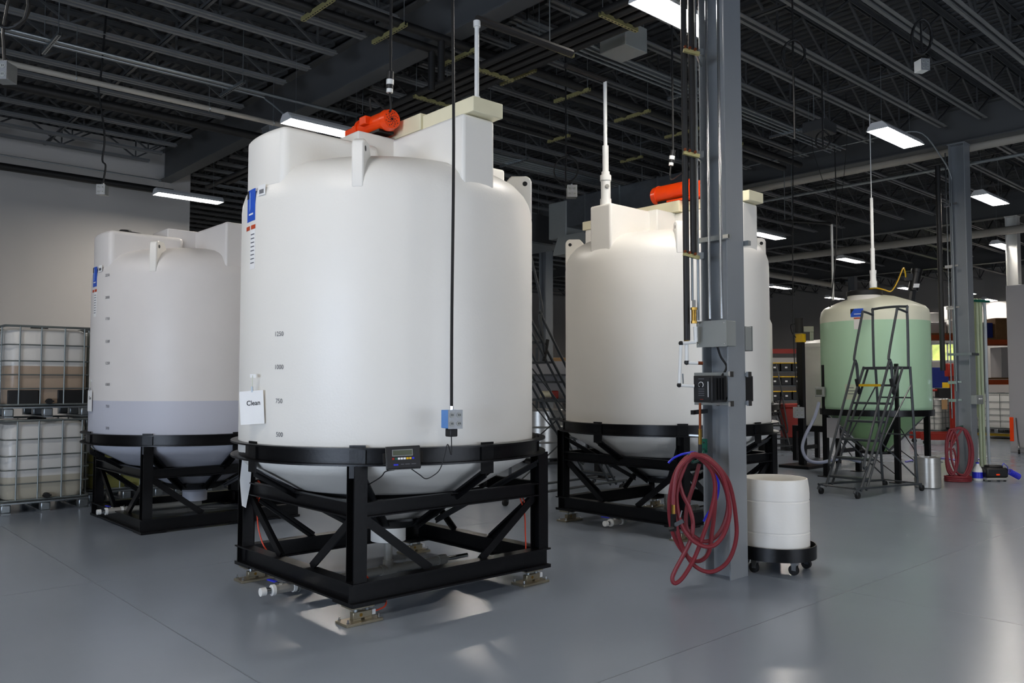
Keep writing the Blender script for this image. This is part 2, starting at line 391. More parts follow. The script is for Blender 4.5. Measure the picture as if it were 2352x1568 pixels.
LIGHTS = [((5.02, 13.39), 'lit strip light in front of the upper left grey wall'),
 ((4.85, 8.63), 'lit strip light shining just above the front tank, left of its red motor'),
 ((5.5, 3.97), 'lit strip light glaring behind the pipes at the top of the grey column'),
 ((10.2, 4.2), 'large bright strip light at upper right, above the green tank'),
 ((14.85, 4.62), 'bright strip light at the right edge beside the grey column'),
 ((15.15, 8.87), 'strip light peeking past the right side of the third white tank'),
 ((20.2, 6.05), 'strip light beside the pale column at the right edge'),
 ((19.75, 9.3), 'strip light left of the vent pipe above the green tank'),
 ((23.75, 13.5), 'small strip light low between third tank and green tank'),
 ((28.2, 13.9), 'tiny strip light touching the left of the green tank dome'),
 ((27.1, 10.9), 'tiny strip light beneath the black mixer motor of the green tank'),
 ((29.9, 10.1), 'tiny far strip light between green tank and right column'),
 ((33.0, 10.4), 'far strip light right of the right column, above the racks')]
HIDDEN = [(.2, 3.9), (.2, -.8), (5.2, -.8), (.2, 8.4), (-4.6, 3.9), (-4.6, -.8), (10.2, -.8), (15.0, 18), (10.2, 18), (15.0, .2), (20.0, 13.5), (24, 18)]
for (x, y), lb in LIGHTS:
    c = fx if first else copy_tree(fx); first = False; c.location = (x*LS, y*LS, LZ); c['label'] = lb
for (x, y) in HIDDEN:
    c = copy_tree(fx); c.location = (x, y, LZ); c['label'] = 'strip light elsewhere in the hall, out of sight'; c['group'] = 'strip lights out of view'
# ============================================================ tanks, stands, load cells
TR = 1.165
def arc(r, a0, a1, n): return [(r*math.cos(a0+(a1-a0)*i/n), r*math.sin(a0+(a1-a0)*i/n)) for i in range(n+1)]
def tank(name, label, loc, rotz, body):           # local z: 0 at the outlet, +0.32 is floor for the front tank
    t = thing(name, label, 'tank', loc, rotz, 'white cone-bottom tanks'); Z = lambda z: z-.32
    prof = [(.0, .33), (.14, .33), (.14, .44), (.19, .475), (1.04, .95), (1.11, .985), (1.15, 1.03), (TR, 1.09), (TR, 2.90), (1.158, 2.97), (1.14, 3.03), (1.11, 3.085), (1.05, 3.15), (.97, 3.195), (.85, 3.235), (.6, 3.285), (.3, 3.32), (0, 3.33)]
    obj('shell', MB().lathe([(r, Z(z)) for r, z in prof], 96), body, t, smooth=True, ang=50)
    a = math.asin(.3/1.145)
    plan = [(-.3, .3)]+arc(1.145, math.pi-a, math.pi+a, 12)+[(-.3, -.3)]
    hb = obj('hatch_boss', MB().prism(plan[::-1], Z(2.98), Z(3.43)), body, t, bevel=.045, seg=4)
    mb = MB().box(-.475, .475, -.26, .26, Z(3.2), Z(3.53))
    obj('mixer_platform', mb, body, t, bevel=.012)
    obj('platform_arm', MB().box(-.15, .15, -1.135, -.2, Z(2.98), Z(3.525)), body, t, bevel=.025, seg=3)
    obj('platform_arm', MB().box(-.15, .15, .2, 1.135, Z(2.98), Z(3.525)), body, t, bevel=.025, seg=3)
    obj('platform_arm', MB().box(.4, 1.135, -.15, .15, Z(2.98), Z(3.525)), body, t, bevel=.025, seg=3)
    lug = [(.86, 3.12), (.98, 3.265), (1.0, 3.28), (1.12, 3.28), (1.15, 3.265), (1.163, 3.235), (1.163, 2.93), (.95, 3.0)]
    for k in range(4):
        q = math.pi/4+k*math.pi/2; d = V((math.cos(q), math.sin(q), 0)); nn = V((-d.y, d.x, 0))
        lg = obj('lifting_lug', MB().extr([(r, Z(z)) for r, z in lug], (0, 0, 0), d, (0, 0, 1), nn, .085), poly, t, bevel=.012)
        e = d*1.11+V((0, 0, Z(3.215))); obj('lug_eye', MB().cyl(e-nn*.044, e+nn*.044, .02, 12), ink, lg)
    return t
t1 = tank('mixing_tank', 'large white cone-bottom tank in front, with orange-red motor on top', (3.768, 5.64, .32), 0, poly)
t2 = tank('mixing_tank', 'white cone-bottom tank at left with blue-grey liquid showing in it', (3.87, 9.95, .18), 0, poly_level)
t3 = tank('mixing_tank', 'white cone-bottom tank behind the foreground grey column', (7.76, 5.88, .32), math.pi, poly)
# hatch lid of the left tank (black disc with a cap)
lid = obj('hatch_lid', MB().lathe([(0, 3.13), (.2, 3.13), (.21, 3.125), (.21, 3.11), (0, 3.11)], 32, (-.86, .0, 0)), black_pl, t2, smooth=True)
obj('vent_cap', MB().lathe([(0, 3.17), (.06, 3.17), (.07, 3.155), (.07, 3.12), (0, 3.12)], 20, (-.86, .0, 0)), black_pl, lid, smooth=True)
def az_of(t, px, py):                              # bearing of the point of a tank wall seen at a place in the photograph
    c = t.location; d = ray(px, py); a = d.x*d.x+d.y*d.y; b = -2*(d.x*c.x+d.y*c.y); k = c.x*c.x+c.y*c.y-TR*TR
    s = (-b-math.sqrt(b*b-4*a*k))/(2*a); p = EYEP+d*s
    return math.atan2(p.y-c.y, p.x-c.x), p.z-c.z
for px, py, tx in ((642, 998, '500'), (641, 921, '750'), (641, 843, '1000'), (641, 767, '1250'), (650, 1068, '250')):
    a, z = az_of(t1, px, py)
    if tx == '250': continue
    wrap_text('volume_mark', tx, .046, TR+.002, a, z, ink_soft, t1)
for i, (py, tx) in enumerate(((983, '500'), (933, '750'), (883, '1000'), (834, '1250'), (784, '1500'), (732, '1750'), (683, '2000'), (632, '2250'))):
    a, z = az_of(t2, 247-.3*(8-i)*0, py); wrap_text('volume_mark', tx, .042, TR+.0025, a, z, ink_soft, t2)
lightblue = mat('pale_blue_print', '#9db8e6', .5)
def stickers(t, px, py, s):
    a, z = az_of(t, px, py); R = TR
    b = obj('maker_label', wrap_patch(MB(), R, a, z, .155*s, .235*s), blue_label, t)
    obj('label_corner', wrap_patch(MB(), R+.0022, a-.052*s, z+.085*s, .035*s, .06*s), ink, b)
    obj('label_swoosh', wrap_patch(MB(), R+.0022, a-.015*s, z+.03*s, .012*s, .13*s, 3, skew=1.2), lightblue, b)
    obj('label_lettering', wrap_patch(MB(), R+.0024, a+.005, z-.066*s, .08*s, .012*s, 4), paper, b)
    w_ = obj('barcode_label', wrap_patch(MB(), R, a+.15*s, z+.085*s, .10*s, .075*s), paper, t)
    for k in range(5): obj('barcode_bar', wrap_patch(MB(), R+.0022, a+.128*s+k*.011*s, z+.075*s, (.006, .009)[k % 2]*s, .03*s, 2), ink_soft, w_)
    for da, mt2 in ((-.045, red_label), (.045, red_label)):
        obj('warning_strip', wrap_patch(MB(), R, a+(da-.005)*s, z-.165*s, .075*s, .03*s, 4), mt2, t)
    tl = obj('instruction_label', wrap_patch(MB(), R, a+.035*s, z-.33*s, .085*s, .29*s), paper, t)
    for k in range(8): obj('text_line', wrap_patch(MB(), R+.0022, a+.035*s, z-(.22+.03*k)*s, .06*s, .007*s, 3), ink_soft, tl)
stickers(t1, 577, 472, 1.0); stickers(t2, 218, 636, .95)
def sign(label, t, px, py, text, tilt, swing=.9):             # paper sheet hanging against the wall of a tank
    a, z = az_of(t, px, py); d = V((math.cos(a), math.sin(a), 0)); u = V((-d.y, d.x, 0)); c = t.location+V((0, 0, z))+d*(TR+.012)
    tc_ = (EYEP-c); tc_.z = 0; tc_.normalize(); d = (d+tc_*swing).normalized(); u = V((-d.y, d.x, 0)); c = c+d*(.06*swing)
    u2 = u*math.cos(tilt)+V((0, 0, 1))*math.sin(tilt); v2 = V((0, 0, 1))*math.cos(tilt)-u*math.sin(tilt)
    s = thing('paper_sign', label, 'sign', c)
    obj('sheet', MB().obox((0, 0, 0), u2, v2, d, .19, .235, .003), paper, s)
    text_obj('lettering', text, .048, d*.0022+u2*.015+v2*.03, u2, v2, ink, s, bold=True)
    cl = V((0, 0, .128)); obj('clip', MB().obox(cl, u2, v2, d, .012, .04, .006), galv, s)
    obj('hook_tab', MB().obox(cl+V((0, 0, .095))-d*.008, u, (0, 0, 1), d, .045, .025, .004), paper, s)
    obj('string', MB().cyl(cl, cl+V((0, 0, .1)), .0015, 5), clearhose, s)
sign('white paper sheet reading Clean hung on the front tank', t1, 592, 935, 'Clean', math.radians(4))
sign('white paper sheet reading Clean at the left rim of the left tank', t2, 209, 920, 'Clean', math.radians(1), 0)
# ---- stand
def stand_proto():
    t = thing('tank_stand', 'x', 'stand', (0, 0, 0), 0, 'black tank stands'); hb = .91
    def ibeam(p, q):
        p = V(p); q = V(q); d = (q-p).normalized(); u = V((-d.y, d.x, 0)); m = MB(); c = (p+q)/2; L = (q-p).length
        m.obox(c+V((0, 0, .006)), u, d, (0, 0, 1), .10, L, .012).obox(c+V((0, 0, .134)), u, d, (0, 0, 1), .10, L, .012).obox(c+V((0, 0, .07)), u, d, (0, 0, 1), .010, L, .116)
        return m
    e = hb-.05
    for s in (-1, 1):
        obj('base_beam', ibeam((-hb, s*e, 0), (hb, s*e, 0)), black, t); obj('base_beam', ibeam((s*e, -hb+.1, 0), (s*e, hb-.1, 0)), black, t)
    pc = .845
    for sx in (-1, 1):
        for sy in (-1, 1):
            m = MB(); c = (sx*pc, sy*pc)
            m.box(c[0]-.05, c[0]+.05, c[1]-.05, c[1]-.042, .14, .905).box(c[0]-.05, c[0]+.05, c[1]+.042, c[1]+.05, .14, .905).box(c[0]-.005, c[0]+.005, c[1]-.042, c[1]+.042, .14, .905)
            obj('post', m, black, t)
            obj('corner_plate', MB().box(sx*(hb-.13)-.13, sx*(hb-.13)+.13, sy*(hb-.13)-.13, sy*(hb-.13)+.13, -.014, -.0005), black, t)
    obj('top_ring', MB().lathe([(1.172, .905), (1.245, .905), (1.245, .917), (1.184, .917), (1.184, 1.013), (1.245, 1.013), (1.245, 1.025), (1.172, 1.025)], 96, closed=True), black, t, smooth=True)
    for s in (-1, 1):
        for ax in (0, 1):
            def P(a, b, z): return (a, b, z) if ax == 0 else (b, a, z)
            L0 = pc-.05; y = s*pc
            m = MB().bar(P(-L0, y, .61), P(L0, y, .61), .009, .10).bar(P(-L0, y+s*.022, .656), P(L0, y+s*.022, .656), .05, .009).bar(P(-L0, y+s*.022, .564), P(L0, y+s*.022, .564), .05, .009)
            obj('mid_rail', m, black, t)
            for k in (-1, 1):
                obj('diagonal_brace', MB().bar(P(k*(L0-.01), y, .545), P(k*.24, y, .14), .012, .06).bar(P(k*(L0-.01), y-s*.02, .545), P(k*.24, y-s*.02, .14), .045, .009), black, t)
    sl = math.atan2(.95-.475, 1.04-.19)
    for k in range(8):
        q = math.pi/4*k; d = V((math.cos(q), math.sin(q), 0)); nn = V((-d.y, d.x, 0)); Z = -.14
        m = MB().obox(d*1.19+V((0, 0, .93)), nn, (0, 0, 1), d, .11, .22, .012)
        a = d*1.185+V((0, 0, .835)); b = d*.36+V((0, 0, .835-(1.185-.36)*math.tan(sl)-.01))
        m.bar(a, b, .11, .014, up=d+V((0, 0, 2)))
        pl = [(1.18, .84), (1.18, .79), (.36, .835-.825*math.tan(sl)-.05), (.36, .835-.825*math.tan(sl))]
        m.extr(pl, (0, 0, 0), d, (0, 0, 1), nn, .01)
        obj('cone_support', m, black, t)
    def cz(r): return .475+(r-.19)*math.tan(sl)-.14-.02
    obj('cone_hoop', MB().lathe([(.755, cz(.755)-.012), (.775, cz(.775)-.012), (.775, cz(.775)+.012), (.755, cz(.755)+.012)], 64, closed=True), black, t, smooth=True)
    obj('cone_hoop', MB().lathe([(.56, cz(.56)-.01), (.575, cz(.575)-.01), (.575, cz(.575)+.01), (.56, cz(.56)+.01)], 64, closed=True), black, t, smooth=True)
    obj('lower_ring', MB().lathe([(.26, cz(.26)-.012), (.385, cz(.385)-.012), (.385, cz(.385)-.03), (.26, cz(.26)-.03)], 48, closed=True), black, t, smooth=True)
    return t
s1 = stand_proto(); s1.location = (3.785, 5.62, .14); s1['label'] = 'black steel stand carrying the front tank, on four load cells'
s2 = dup(s1, (3.87, 9.95, .015), label='black steel stand carrying the left tank, flat on the floor')
s3 = dup(s1, (7.76, 5.88, .14), label='black steel stand carrying the tank behind the column')
# ---- load cells
def cell_proto():
    t = thing('load_cell', 'x', 'load cell', (0, 0, 0), 0, 'load cells under the stands')
    obj('base_plate', MB().box(-.14, .14, -.075, .075, 0, .018), nickel, t, bevel=.002)
    b = obj('beam', MB().box(-.06, .085, -.022, .022, .028, .072), nickel, t, bevel=.003)
    obj('gauge_hole', MB().cyl((.0, -.0225, .05), (.0, -.0215, .05), .012, 14).cyl((.0, .0225, .05), (.0, .0215, .05), .012, 14), brass, b)
    obj('spacer', MB().box(-.06, -.0, -.022, .022, .018, .028).box(.03, .085, -.02, .02, .018, .028), nickel, t)
    obj('bolt', MB().cyl((.06, 0, .072), (.06, 0, .1), .016, 6), galv, t)
    obj('stem', MB().cyl((-.03, 0, .072), (-.03, 0, .105), .014, 12), galv, t)
    obj('top_plate', MB().box(-.1, .075, -.07, .07, .105, .125), nickel, t, bevel=.002)
    for x, y in ((-.12, -.055), (-.12, .055), (.12, -.055), (.12, .055)): obj('anchor', MB().cyl((x, y, .018), (x, y, .045), .006, 8).cyl((x, y, .018), (x, y, .028), .011, 6), chrome, t)
    obj('junction', MB().box(.088, .118, -.018, .018, .034, .07), fixture_w, t, bevel=.003)
    return t
cp = cell_proto(); k = 0
for base, who in ((s1, 'front tank'), (s3, 'tank behind the column')):
    for sx, sy, ds in ((-1, -1, 'nearest'), (-1, 1, 'left'), (1, -1, 'right'), (1, 1, 'rear')):
        c = cp if k == 0 else copy_tree(cp); k += 1
        c.location = (base.location.x+sx*.79, base.location.y+sy*.80, 0); c.rotation_euler = (0, 0, 0 if sy < 0 else 0)
        c['label'] = 'plated load cell under the %s corner of the stand of the %s' % (ds, who)
# ---- orange load-cell cables
def cable(label, pts, r, m, name='cable', n=6, k=6):
    o = obj(name, MB().tube(spl(pts, k), r, n), m, smooth=True); return tag(o, label, 'cable')
L = s1.location
cable('orange cable looping from the left post of the front stand', [(2.98, 6.36, .66), (3.0, 6.42, .74), (2.99, 6.36, .80), (3.0, 6.30, .72), (2.99, 6.36, .63), (3.0, 6.38, .45), (3.02, 6.33, .3), (3.06, 6.28, .2), (3.1, 6.35, .08)], .006, orangecable)
cable('orange cable hanging at the right post of the front stand', [(4.54, 4.84, .62), (4.53, 4.9, .74), (4.5, 4.86, .68), (4.53, 4.84, .55), (4.55, 4.85, .35), (4.56, 4.84, .2), (4.66, 4.82, .06)], .006, orangecable)
cable('orange cable drooping to the nearest load cell of the front stand', [(3.04, 4.86, .36), (3.1, 4.9, .27), (3.22, 4.87, .12), (3.2, 4.82, .07), (3.12, 4.82, .05)], .006, orangecable)
# ---- loose paper at the left of the front ring
lp = thing('paper_sheet', 'narrow curled white paper hanging at the left post of the front stand', 'paper', (2.84, 6.33, .62))
obj('sheet', MB().extr([(0, 0), (.05, -.02), (.10, .16), (.12, .42), (.0, .42), (-.03, .2)], (0, 0, 0), RT*.55+FL*.3, (0, 0, 1), FL, .003), paper, lp)
# ---- mixers on top
def mixer(label, loc, rotz):                        # motor axis along local +y, fan end at +y
    t = thing('mixer_motor', label, 'motor', loc, rotz, 'orange-red mixer motors')
    obj('mount_plate', MB().box(-.16, .16, -.38, .12, 0, .02), orange, t, bevel=.004)
    obj('gear_box', MB().box(-.11, .11, -.36, -.14, .03, .17), orange, t, bevel=.015)
    obj('gear_cover', MB().cyl((0, -.25, .17), (0, -.25, .2), .07, 24), orange, t, smooth=True)
    obj('foot', MB().box(-.09, .09, -.1, .3, .02, .045), black, t)
    mo = obj('motor_body', MB().cyl((0, -.14, .14), (0, .36, .14), .105, 32), orange, t, smooth=True, bevel=.01)
    obj('motor_flange', MB().cyl((0, -.15, .14), (0, -.11, .14), .12, 32), orange, t, smooth=True)
    obj('fan_cover', MB().cyl((0, .33, .14), (0, .40, .14), .112, 32, .10), orange, t, smooth=True)
    g = MB()
    for i in range(5):
        for j in range(8): a = 2*math.pi*j/8+i*.3; r = .017*i+.008; c = V((r*math.cos(a), .401, .14+r*math.sin(a))); g.cyl(c, c+V((0, .002, 0)), .006, 6)
    obj('fan_grille', g, ink, t)
    obj('terminal_box', MB().box(.08, .16, .02, .14, .12, .21), orange, t, bevel=.01)
    obj('name_plate', MB().box(-.04, .03, .06, .15, .242, .247), ink, t)
    return t
p = aty(905, 272, 5.22)
m1 = mixer('orange-red mixer motor on the front tank', (3.52, 5.56, 3.532), math.pi); m1.scale = (.75, .75, .75)
m3 = mixer('orange-red mixer motor on the tank behind the column, fan end left', (7.72, 5.58, 3.657), 0)
def beam(label, cx, cy, z, x1=.142, front=False):                 # pale support plank laid across the tank top
    t = thing('mixer_beam', label, 'beam', (cx, cy, z), 0, 'pale mixer support beams')
    m0, m1_ = (-.59, -.15) if front else (-.359, .359)
    for y0, y1 in ((-1.2, m0-.001), (m1_+.001, 1.2)): obj('plank', MB().box(-x1, x1, y0, y1, 0, .11), poly_y, t, bevel=.006)
    obj('mount_base', MB().box(-.162, .16, m0, m1_, 0, .13) if front else MB().box(-.22, .26, m0, m1_, 0, .125), poly_y, t, bevel=.006)
beam('pale yellowish plank across the top of the front tank', 3.80, 5.64, 3.531, front=True)
beam('pale yellowish plank across the top of the tank behind the column', 7.78, 5.88, 3.531)
# ---- vent pipes
def vent(label, base, secs, col=white_p):
    t = thing('vent_pipe', label, 'pipe', base)
    for i, (z0, z1, r) in enumerate(secs): obj(('pipe', 'coupling', 'sleeve', 'riser')[i % 4], MB().cyl((0, 0, z0), (0, 0, z1), r, 20), col, t, smooth=True)
    return t
b = atz(1095, 231, 3.645); vent('thin white vent pipe rising from the front tank', b, [(0, .03, .024), (.03, 4.19-b.z+.0, .017), (4.19-b.z, 4.235-b.z, .026)])
b3 = V((6.72, 5.88, 3.527)); v3 = vent('white vent pipe with thick foot on the tank behind the column', b3, [(0, .07, .062), (.07, .27, .053), (.27, .33, .062), (.33, .37, .045), (.37, .66, .034), (.66, 1.38, .021)])
obj('sight_port', MB().cyl((-.03, -.045, .2), (-.035, -.055, .2), .022, 16), grey_pvc, v3)
# ---- drains
def drain(label, t, zf, right=True):
    c = t.location; th = thing('drain_line', label, 'pipe', (c.x, c.y, 0), 0, 'drain lines under the tanks')
    z = .095; r = .033
    obj('drop_pipe', MB().cyl((0, 0, c.z+.012), (0, 0, z), .034, 20), grey_pvc, th, smooth=True)
    obj('tee', MB().cyl((-.07, 0, z), (.07, 0, z), .043, 20).cyl((0, 0, z), (0, 0, z+.075), .043, 20), grey_pvc, th, smooth=True)
    obj('pipe', MB().cyl((-.82, 0, z), (-.07, 0, z), r, 18), grey_pvc, th, smooth=True)
    if right:
        obj('pipe', MB().cyl((.07, 0, z), (.5, 0, z), r, 18), grey_pvc, th, smooth=True)
        obj('coupling', MB().cyl((.5, 0, z), (.58, 0, z), .042, 18), grey_pvc, th, smooth=True)
        obj('nipple', MB().cyl((.58, 0, z), (.82, 0, z), .018, 14), chrome, th, smooth=True)
    vb = obj('valve_body', MB().cyl((-.98, 0, z), (-.84, 0, z), .034, 8).cyl((-.93, 0, z), (-.93, 0, z+.04), .014, 8), valve_m, th, smooth=True)
    obj('valve_handle', MB().bar((-.93, 0, z+.035), (-.94, .06, z+.038), .018, .006).bar((-.94, .05, z+.038), (-.95, .16, z+.04), .018, .006), chrome, vb)
    obj('handle_grip', MB().bar((-.94, .06, z+.039), (-.95, .165, z+.041), .024, .008), bluehose, vb)
    for xx in (-.84, -1.005): obj('clamp', MB().cyl((xx, 0, z), (xx+.025, 0, z), .04, 18), white_p, th, smooth=True)
    obj('end_nipple', MB().cyl((-1.05, 0, z), (-1.005, 0, z), .024, 12), chrome, th, smooth=True)
    obj('end_cap', MB().cyl((-1.09, 0, z), (-1.05, 0, z), .03, 16), white_p, th, smooth=True)
    hb = MB().tube(spl([(-.79, -.045, .14), (-.79, -.045, z), (-.79, 0, z-.045), (-.79, .045, z), (-.79, .045, .14)], 5), .004, 6)
    obj('pipe_hanger', hb, galv, th)
    return th
drain('grey drain pipe with blue-handled valve under the front tank', t1, .14)
d2 = drain('grey drain pipe with valve under the left tank', t2, 0, False); d2.location = (3.87, 9.95, .06)
drain('grey drain pipe with valve under the tank behind the column', t3, .14)
# ---- scale indicator on the ring of the front stand
a, z = az_of(t1, 914, 1046); d = V((math.cos(a), math.sin(a), 0)); u = V((-d.y, d.x, 0))
c = V((s1.location.x, s1.location.y, 0))+d*1.30; c.z = 1.105
nrm = (d+V((0, 0, .22))).normalized(); roll = math.radians(2.0)
u2 = (u*math.cos(roll)+V((0, 0, 1))*math.sin(roll)).normalized(); v2 = nrm.cross(u2).normalized(); u2 = v2.cross(nrm)
ind = thing('scale_indicator', 'black digital scale indicator with coloured keys on the front stand ring', 'scale', c)
obj('case', MB().obox((0, 0, 0), u2, v2, nrm, .225, .15, .05), black_pl, ind, bevel=.006)
obj('bezel', MB().obox(nrm*.026, u2, v2, nrm, .21, .135, .003), ink, ind)
obj('edge_trim', MB().obox(-u2*.1135+nrm*.02, u2, v2, nrm, .003, .15, .012).obox(-v2*.0765+nrm*.02, u2, v2, nrm, .2, .003, .012), chrome, ind)
obj('display', MB().obox(v2*.03+u2*-.005+nrm*.0285, u2, v2, nrm, .125, .034, .003), lcd, ind)
fr = MB(); cc = v2*.03+u2*-.005+nrm*.0285
for s in (-1, 1): fr.obox(cc+v2*(s*.019), u2, v2, nrm, .135, .005, .005).obox(cc+u2*(s*.065), u2, v2, nrm, .005, .043, .005)
obj('display_frame', fr, galv, ind)
for i, mm in enumerate((red, green_p, paper, paper, paper, yellow, yellow, bluehose)):
    kb = obj('key', MB().obox(u2*(-.066+i*.0185)-v2*.008+nrm*.029, u2, v2, nrm, .0145, .0125, .004), mm, ind)
obj('blue_print', MB().obox(u2*-.05-v2*.047+nrm*.0278, u2, v2, nrm, .03, .010, .0006), bluehose, ind)
for x_, w_ in ((-.008, .02), (.025, .03), (.066, .03)): obj('print_line', MB().obox(u2*x_-v2*.045+nrm*.0278, u2, v2, nrm, w_, .004, .0006), ink_soft, ind)
for s in (-1, 1): obj('side_bracket', MB().obox(u2*(s*.122)-nrm*.02, u2, v2, nrm, .018, .07, .05), black, ind)
obj('stand_off', MB().obox(-nrm*.045, u2, v2, nrm, .16, .06, .05), black, ind)
# cord from the ceiling with outlet box and plugged-in adapter
dp = 5.42
def seg(pts, dep=dp): return [atd(x, y, dep) for x, y in pts]
bx = thing('outlet_box', 'blue and grey outlet box hanging in front of the front tank', 'outlet box', atd(1037, 962, dp), 0, 'hanging outlet boxes')
bq = math.radians(30)
cover_m = mat('steel_box_cover', '#8d8f90', .45, metal=.5, var=.15, scale=25)
def outlet(bx, mface, s=1.0, yaw=0):
    R_ = Matrix.Rotation(yaw, 4, 'Z'); f = MB().box(-.05*s, .05*s, -.055*s, .055*s, -.06*s, .06*s).xf(R_); obj('body', f, mface, bx, bevel=.004)
    obj('cover', MB().box(-.052*s, .052*s, -.06*s, -.0555*s, -.062*s, .062*s).xf(R_), cover_m, bx)
    for x, z in ((-.026, .028), (.026, .028), (-.026, -.028), (.026, -.028)):
        so = obj('socket', MB().cyl((x*s, -.060*s, z*s), (x*s, -.0625*s, z*s), .018*s, 14).xf(R_), boxgrey, bx)
        obj('socket_slot', MB().box(x*s-.007*s, x*s-.004*s, -.064*s, -.0625*s, z*s-.005*s, z*s+.007*s).box(x*s+.004*s, x*s+.007*s, -.064*s, -.0625*s, z*s-.005*s, z*s+.007*s).xf(R_), ink, so)
    obj('cord_connector', MB().cyl((0, 0, .06*s), (0, 0, .085*s), .014*s, 10), chrome, bx)
outlet(bx, bluebox, 1.0, math.radians(-12))
ad = obj('adapter', MB().box(-.03, .03, -.03, .03, -.115, -.062), black_pl, bx, bevel=.006)
top = atd(1037, 962, dp)+V((0, 0, .08))
cable('black cord hanging from the ceiling down to the blue outlet box', [top, top+V((0, 0, .6)), top+V((0.01, 0, 1.8)), top+V((.0, .01, 3.2)), V((top.x, top.y, DECK-.004))], .0105, rubber, 'hanging_cord')
q0 = bx.location+V((0, 0, -.115))
ap = c-v2*.075+u2*.05
pts = [q0, q0+V((0, 0, -.12))]+[atd(x, y, 5.40) for x, y in ((1028, 1020), (1020, 1050), (1010, 1078), (995, 1092), (978, 1099), (964, 1090))]+[ap]
cable('thin black adapter lead looping up to the scale indicator', pts, .0035, rubber)
cable('short black signal lead from the scale indicator to the front post', [c-v2*.075-u2*.06, atd(885, 1083, 5.42), atd(872, 1097, 5.45), V((3.0, 4.86, .86)), V((2.98, 4.86, .80))], .004, rubber)
# ============================================================ things on the foreground column
CX0, CY0 = 5.95, 3.91
def run(name, label, pts, r, m, parent=None, n=12, k=4, cat='pipe', group=None):
    t = obj(name, MB().tube(spl(pts, k) if k > 1 else pts, r, n), m, smooth=True)
    return tag(t, label, cat, group)
# black insulated risers and conduits west of the column
def vline(px0, py0, px1, py1, dep0):                # vertical run through a sight line at a given depth
    a = atd(px0, py0, dep0); return a
def riser(label, px, py, dep, z0, z1, r, m, name='riser_pipe', group='pipes clamped along the grey column'):
    a = atd(px, py, dep); return run(name, label, [(a.x, a.y, z0), (a.x, a.y, z1)], r, m, k=1, n=16, group=group)
zpx = lambda py, dep: EYE+(HORI-py)/FPX*dep
D = 6.72
riser('leftmost black insulated pipe running up beside the grey column', 1576, 600, D, zpx(782, D), 5.25, .026, black_ins)
riser('second black insulated pipe beside the grey column, ending halfway', 1592, 500, D+.03, zpx(583, D), 5.25, .026, black_ins)
riser('thin dull conduit between black pipes and grey column', 1603, 600, D+.05, zpx(735, D), 5.6, .011, galv, 'conduit')
riser('thin tube below the short black pipe, leading to the brass regulator', 1590, 640, D+.02, zpx(690, D), zpx(583, D), .010, galv, 'conduit')
riser('silver conduit entering the grey junction box, left one', 1629, 600, 6.62, zpx(735, D), 5.6, .011, chrome, 'conduit')
riser('silver conduit entering the grey junction box, right one', 1656, 600, 6.58, zpx(735, D), 5.6, .011, chrome, 'conduit')
# pipe clamps: gold struts with copper clips
for py, lb in ((115, 'top'), (350, 'middle'), (583, 'lowest')):
    dd = 6.70; p = atd(1570, py, dd); q = atd(1606, py+9, dd+.02)
    t = thing('pipe_clamp', 'gold strut clamp holding the black pipes, %s of three' % lb, 'clamp', p, 0, 'gold pipe clamps')
    obj('strut', MB().bar((0, 0, 0), q-p, .03, .028), gold_strut, t)
    for k_ in (.05, .35, .7): obj('clip', MB().cyl((q-p)*k_+V((0, 0, .018))-FL*.02, (q-p)*k_+V((0, 0, .018))-FL*.035, .012, 8), copper, t)
    obj('beam_clamp', MB().bar((q-p)*.75, V((CX0-.11, CY0+.112, p.z))-p, .014, .02).obox((q-p)+V((.02, 0, .02)), RT, (0, 0, 1), FL, .045, .05, .03), galv, t)
for py, lb in ((537, 'above'), ):
    z = zpx(537, 6.6)
    t = thing('strut_channel', 'galvanised strut bracket carrying conduits across the grey column', 'bracket', (CX0-.15, CY0, z))
    obj('channel', MB().bar((0, -.17, 0), (0, .2, 0), .04, .04), galv, t); obj('channel_clip', MB().obox((-.02, -.15, 0), (0, 1, 0), (0, 0, 1), (1, 0, 0), .05, .03, .02), chrome, t); obj('channel_clip', MB().obox((-.02, .16, 0), (0, 1, 0), (0, 0, 1), (1, 0, 0), .05, .03, .02), chrome, t)
    t = thing('strut_channel', 'galvanised strut end showing past the right side of the column', 'bracket', (CX0+.15, CY0, z-.02))
    obj('channel', MB().bar((0, -.17, 0), (0, .2, 0), .04, .04), galv, t)
# grey junction box, black drive, and their twins on the far side
def enclosure(name, label, cx, cy, z0, z1, y0, y1, dpth, m, cat):
    t = thing(name, label, cat, (cx, cy, z0)); obj('body', MB().box(-dpth/2, dpth/2, y0, y1, 0, z1-z0), m, t, bevel=.005)
    return t
zj0, zj1 = zpx(793, 6.45), zpx(733, 6.45)
jb = enclosure('junction_box', 'grey square junction box on the left of the grey column', CX0-.22, CY0, zj0, zj1, -.22, .055, .14, boxgrey, 'electrical box')
obj('cover', MB().box(-.076, -.071, -.225, .06, -.004, zj1-zj0+.004), boxgrey, jb)
for y in (-.205, .04):
    for z in (.018, zj1-zj0-.018): obj('screw', MB().cyl((-.076, y, z), (-.079, y, z), .006, 8), chrome, jb)
zd0, zd1 = zpx(925, 6.45), zpx(862, 6.45)
dv = enclosure('motor_drive', 'black motor speed drive with a dial on the left of the column', CX0-.25, CY0, zd0, zd1, -.12, .057, .20, black_pl, 'controller')
H_ = zd1-zd0
obj('front_panel', MB().box(-.106, -.1, -.10, .04, .02, H_-.02), ink, dv)
kn = obj('dial', MB().cyl((-.106, -.02, H_*.66), (-.122, -.02, H_*.66), .014, 16), black_pl, dv)
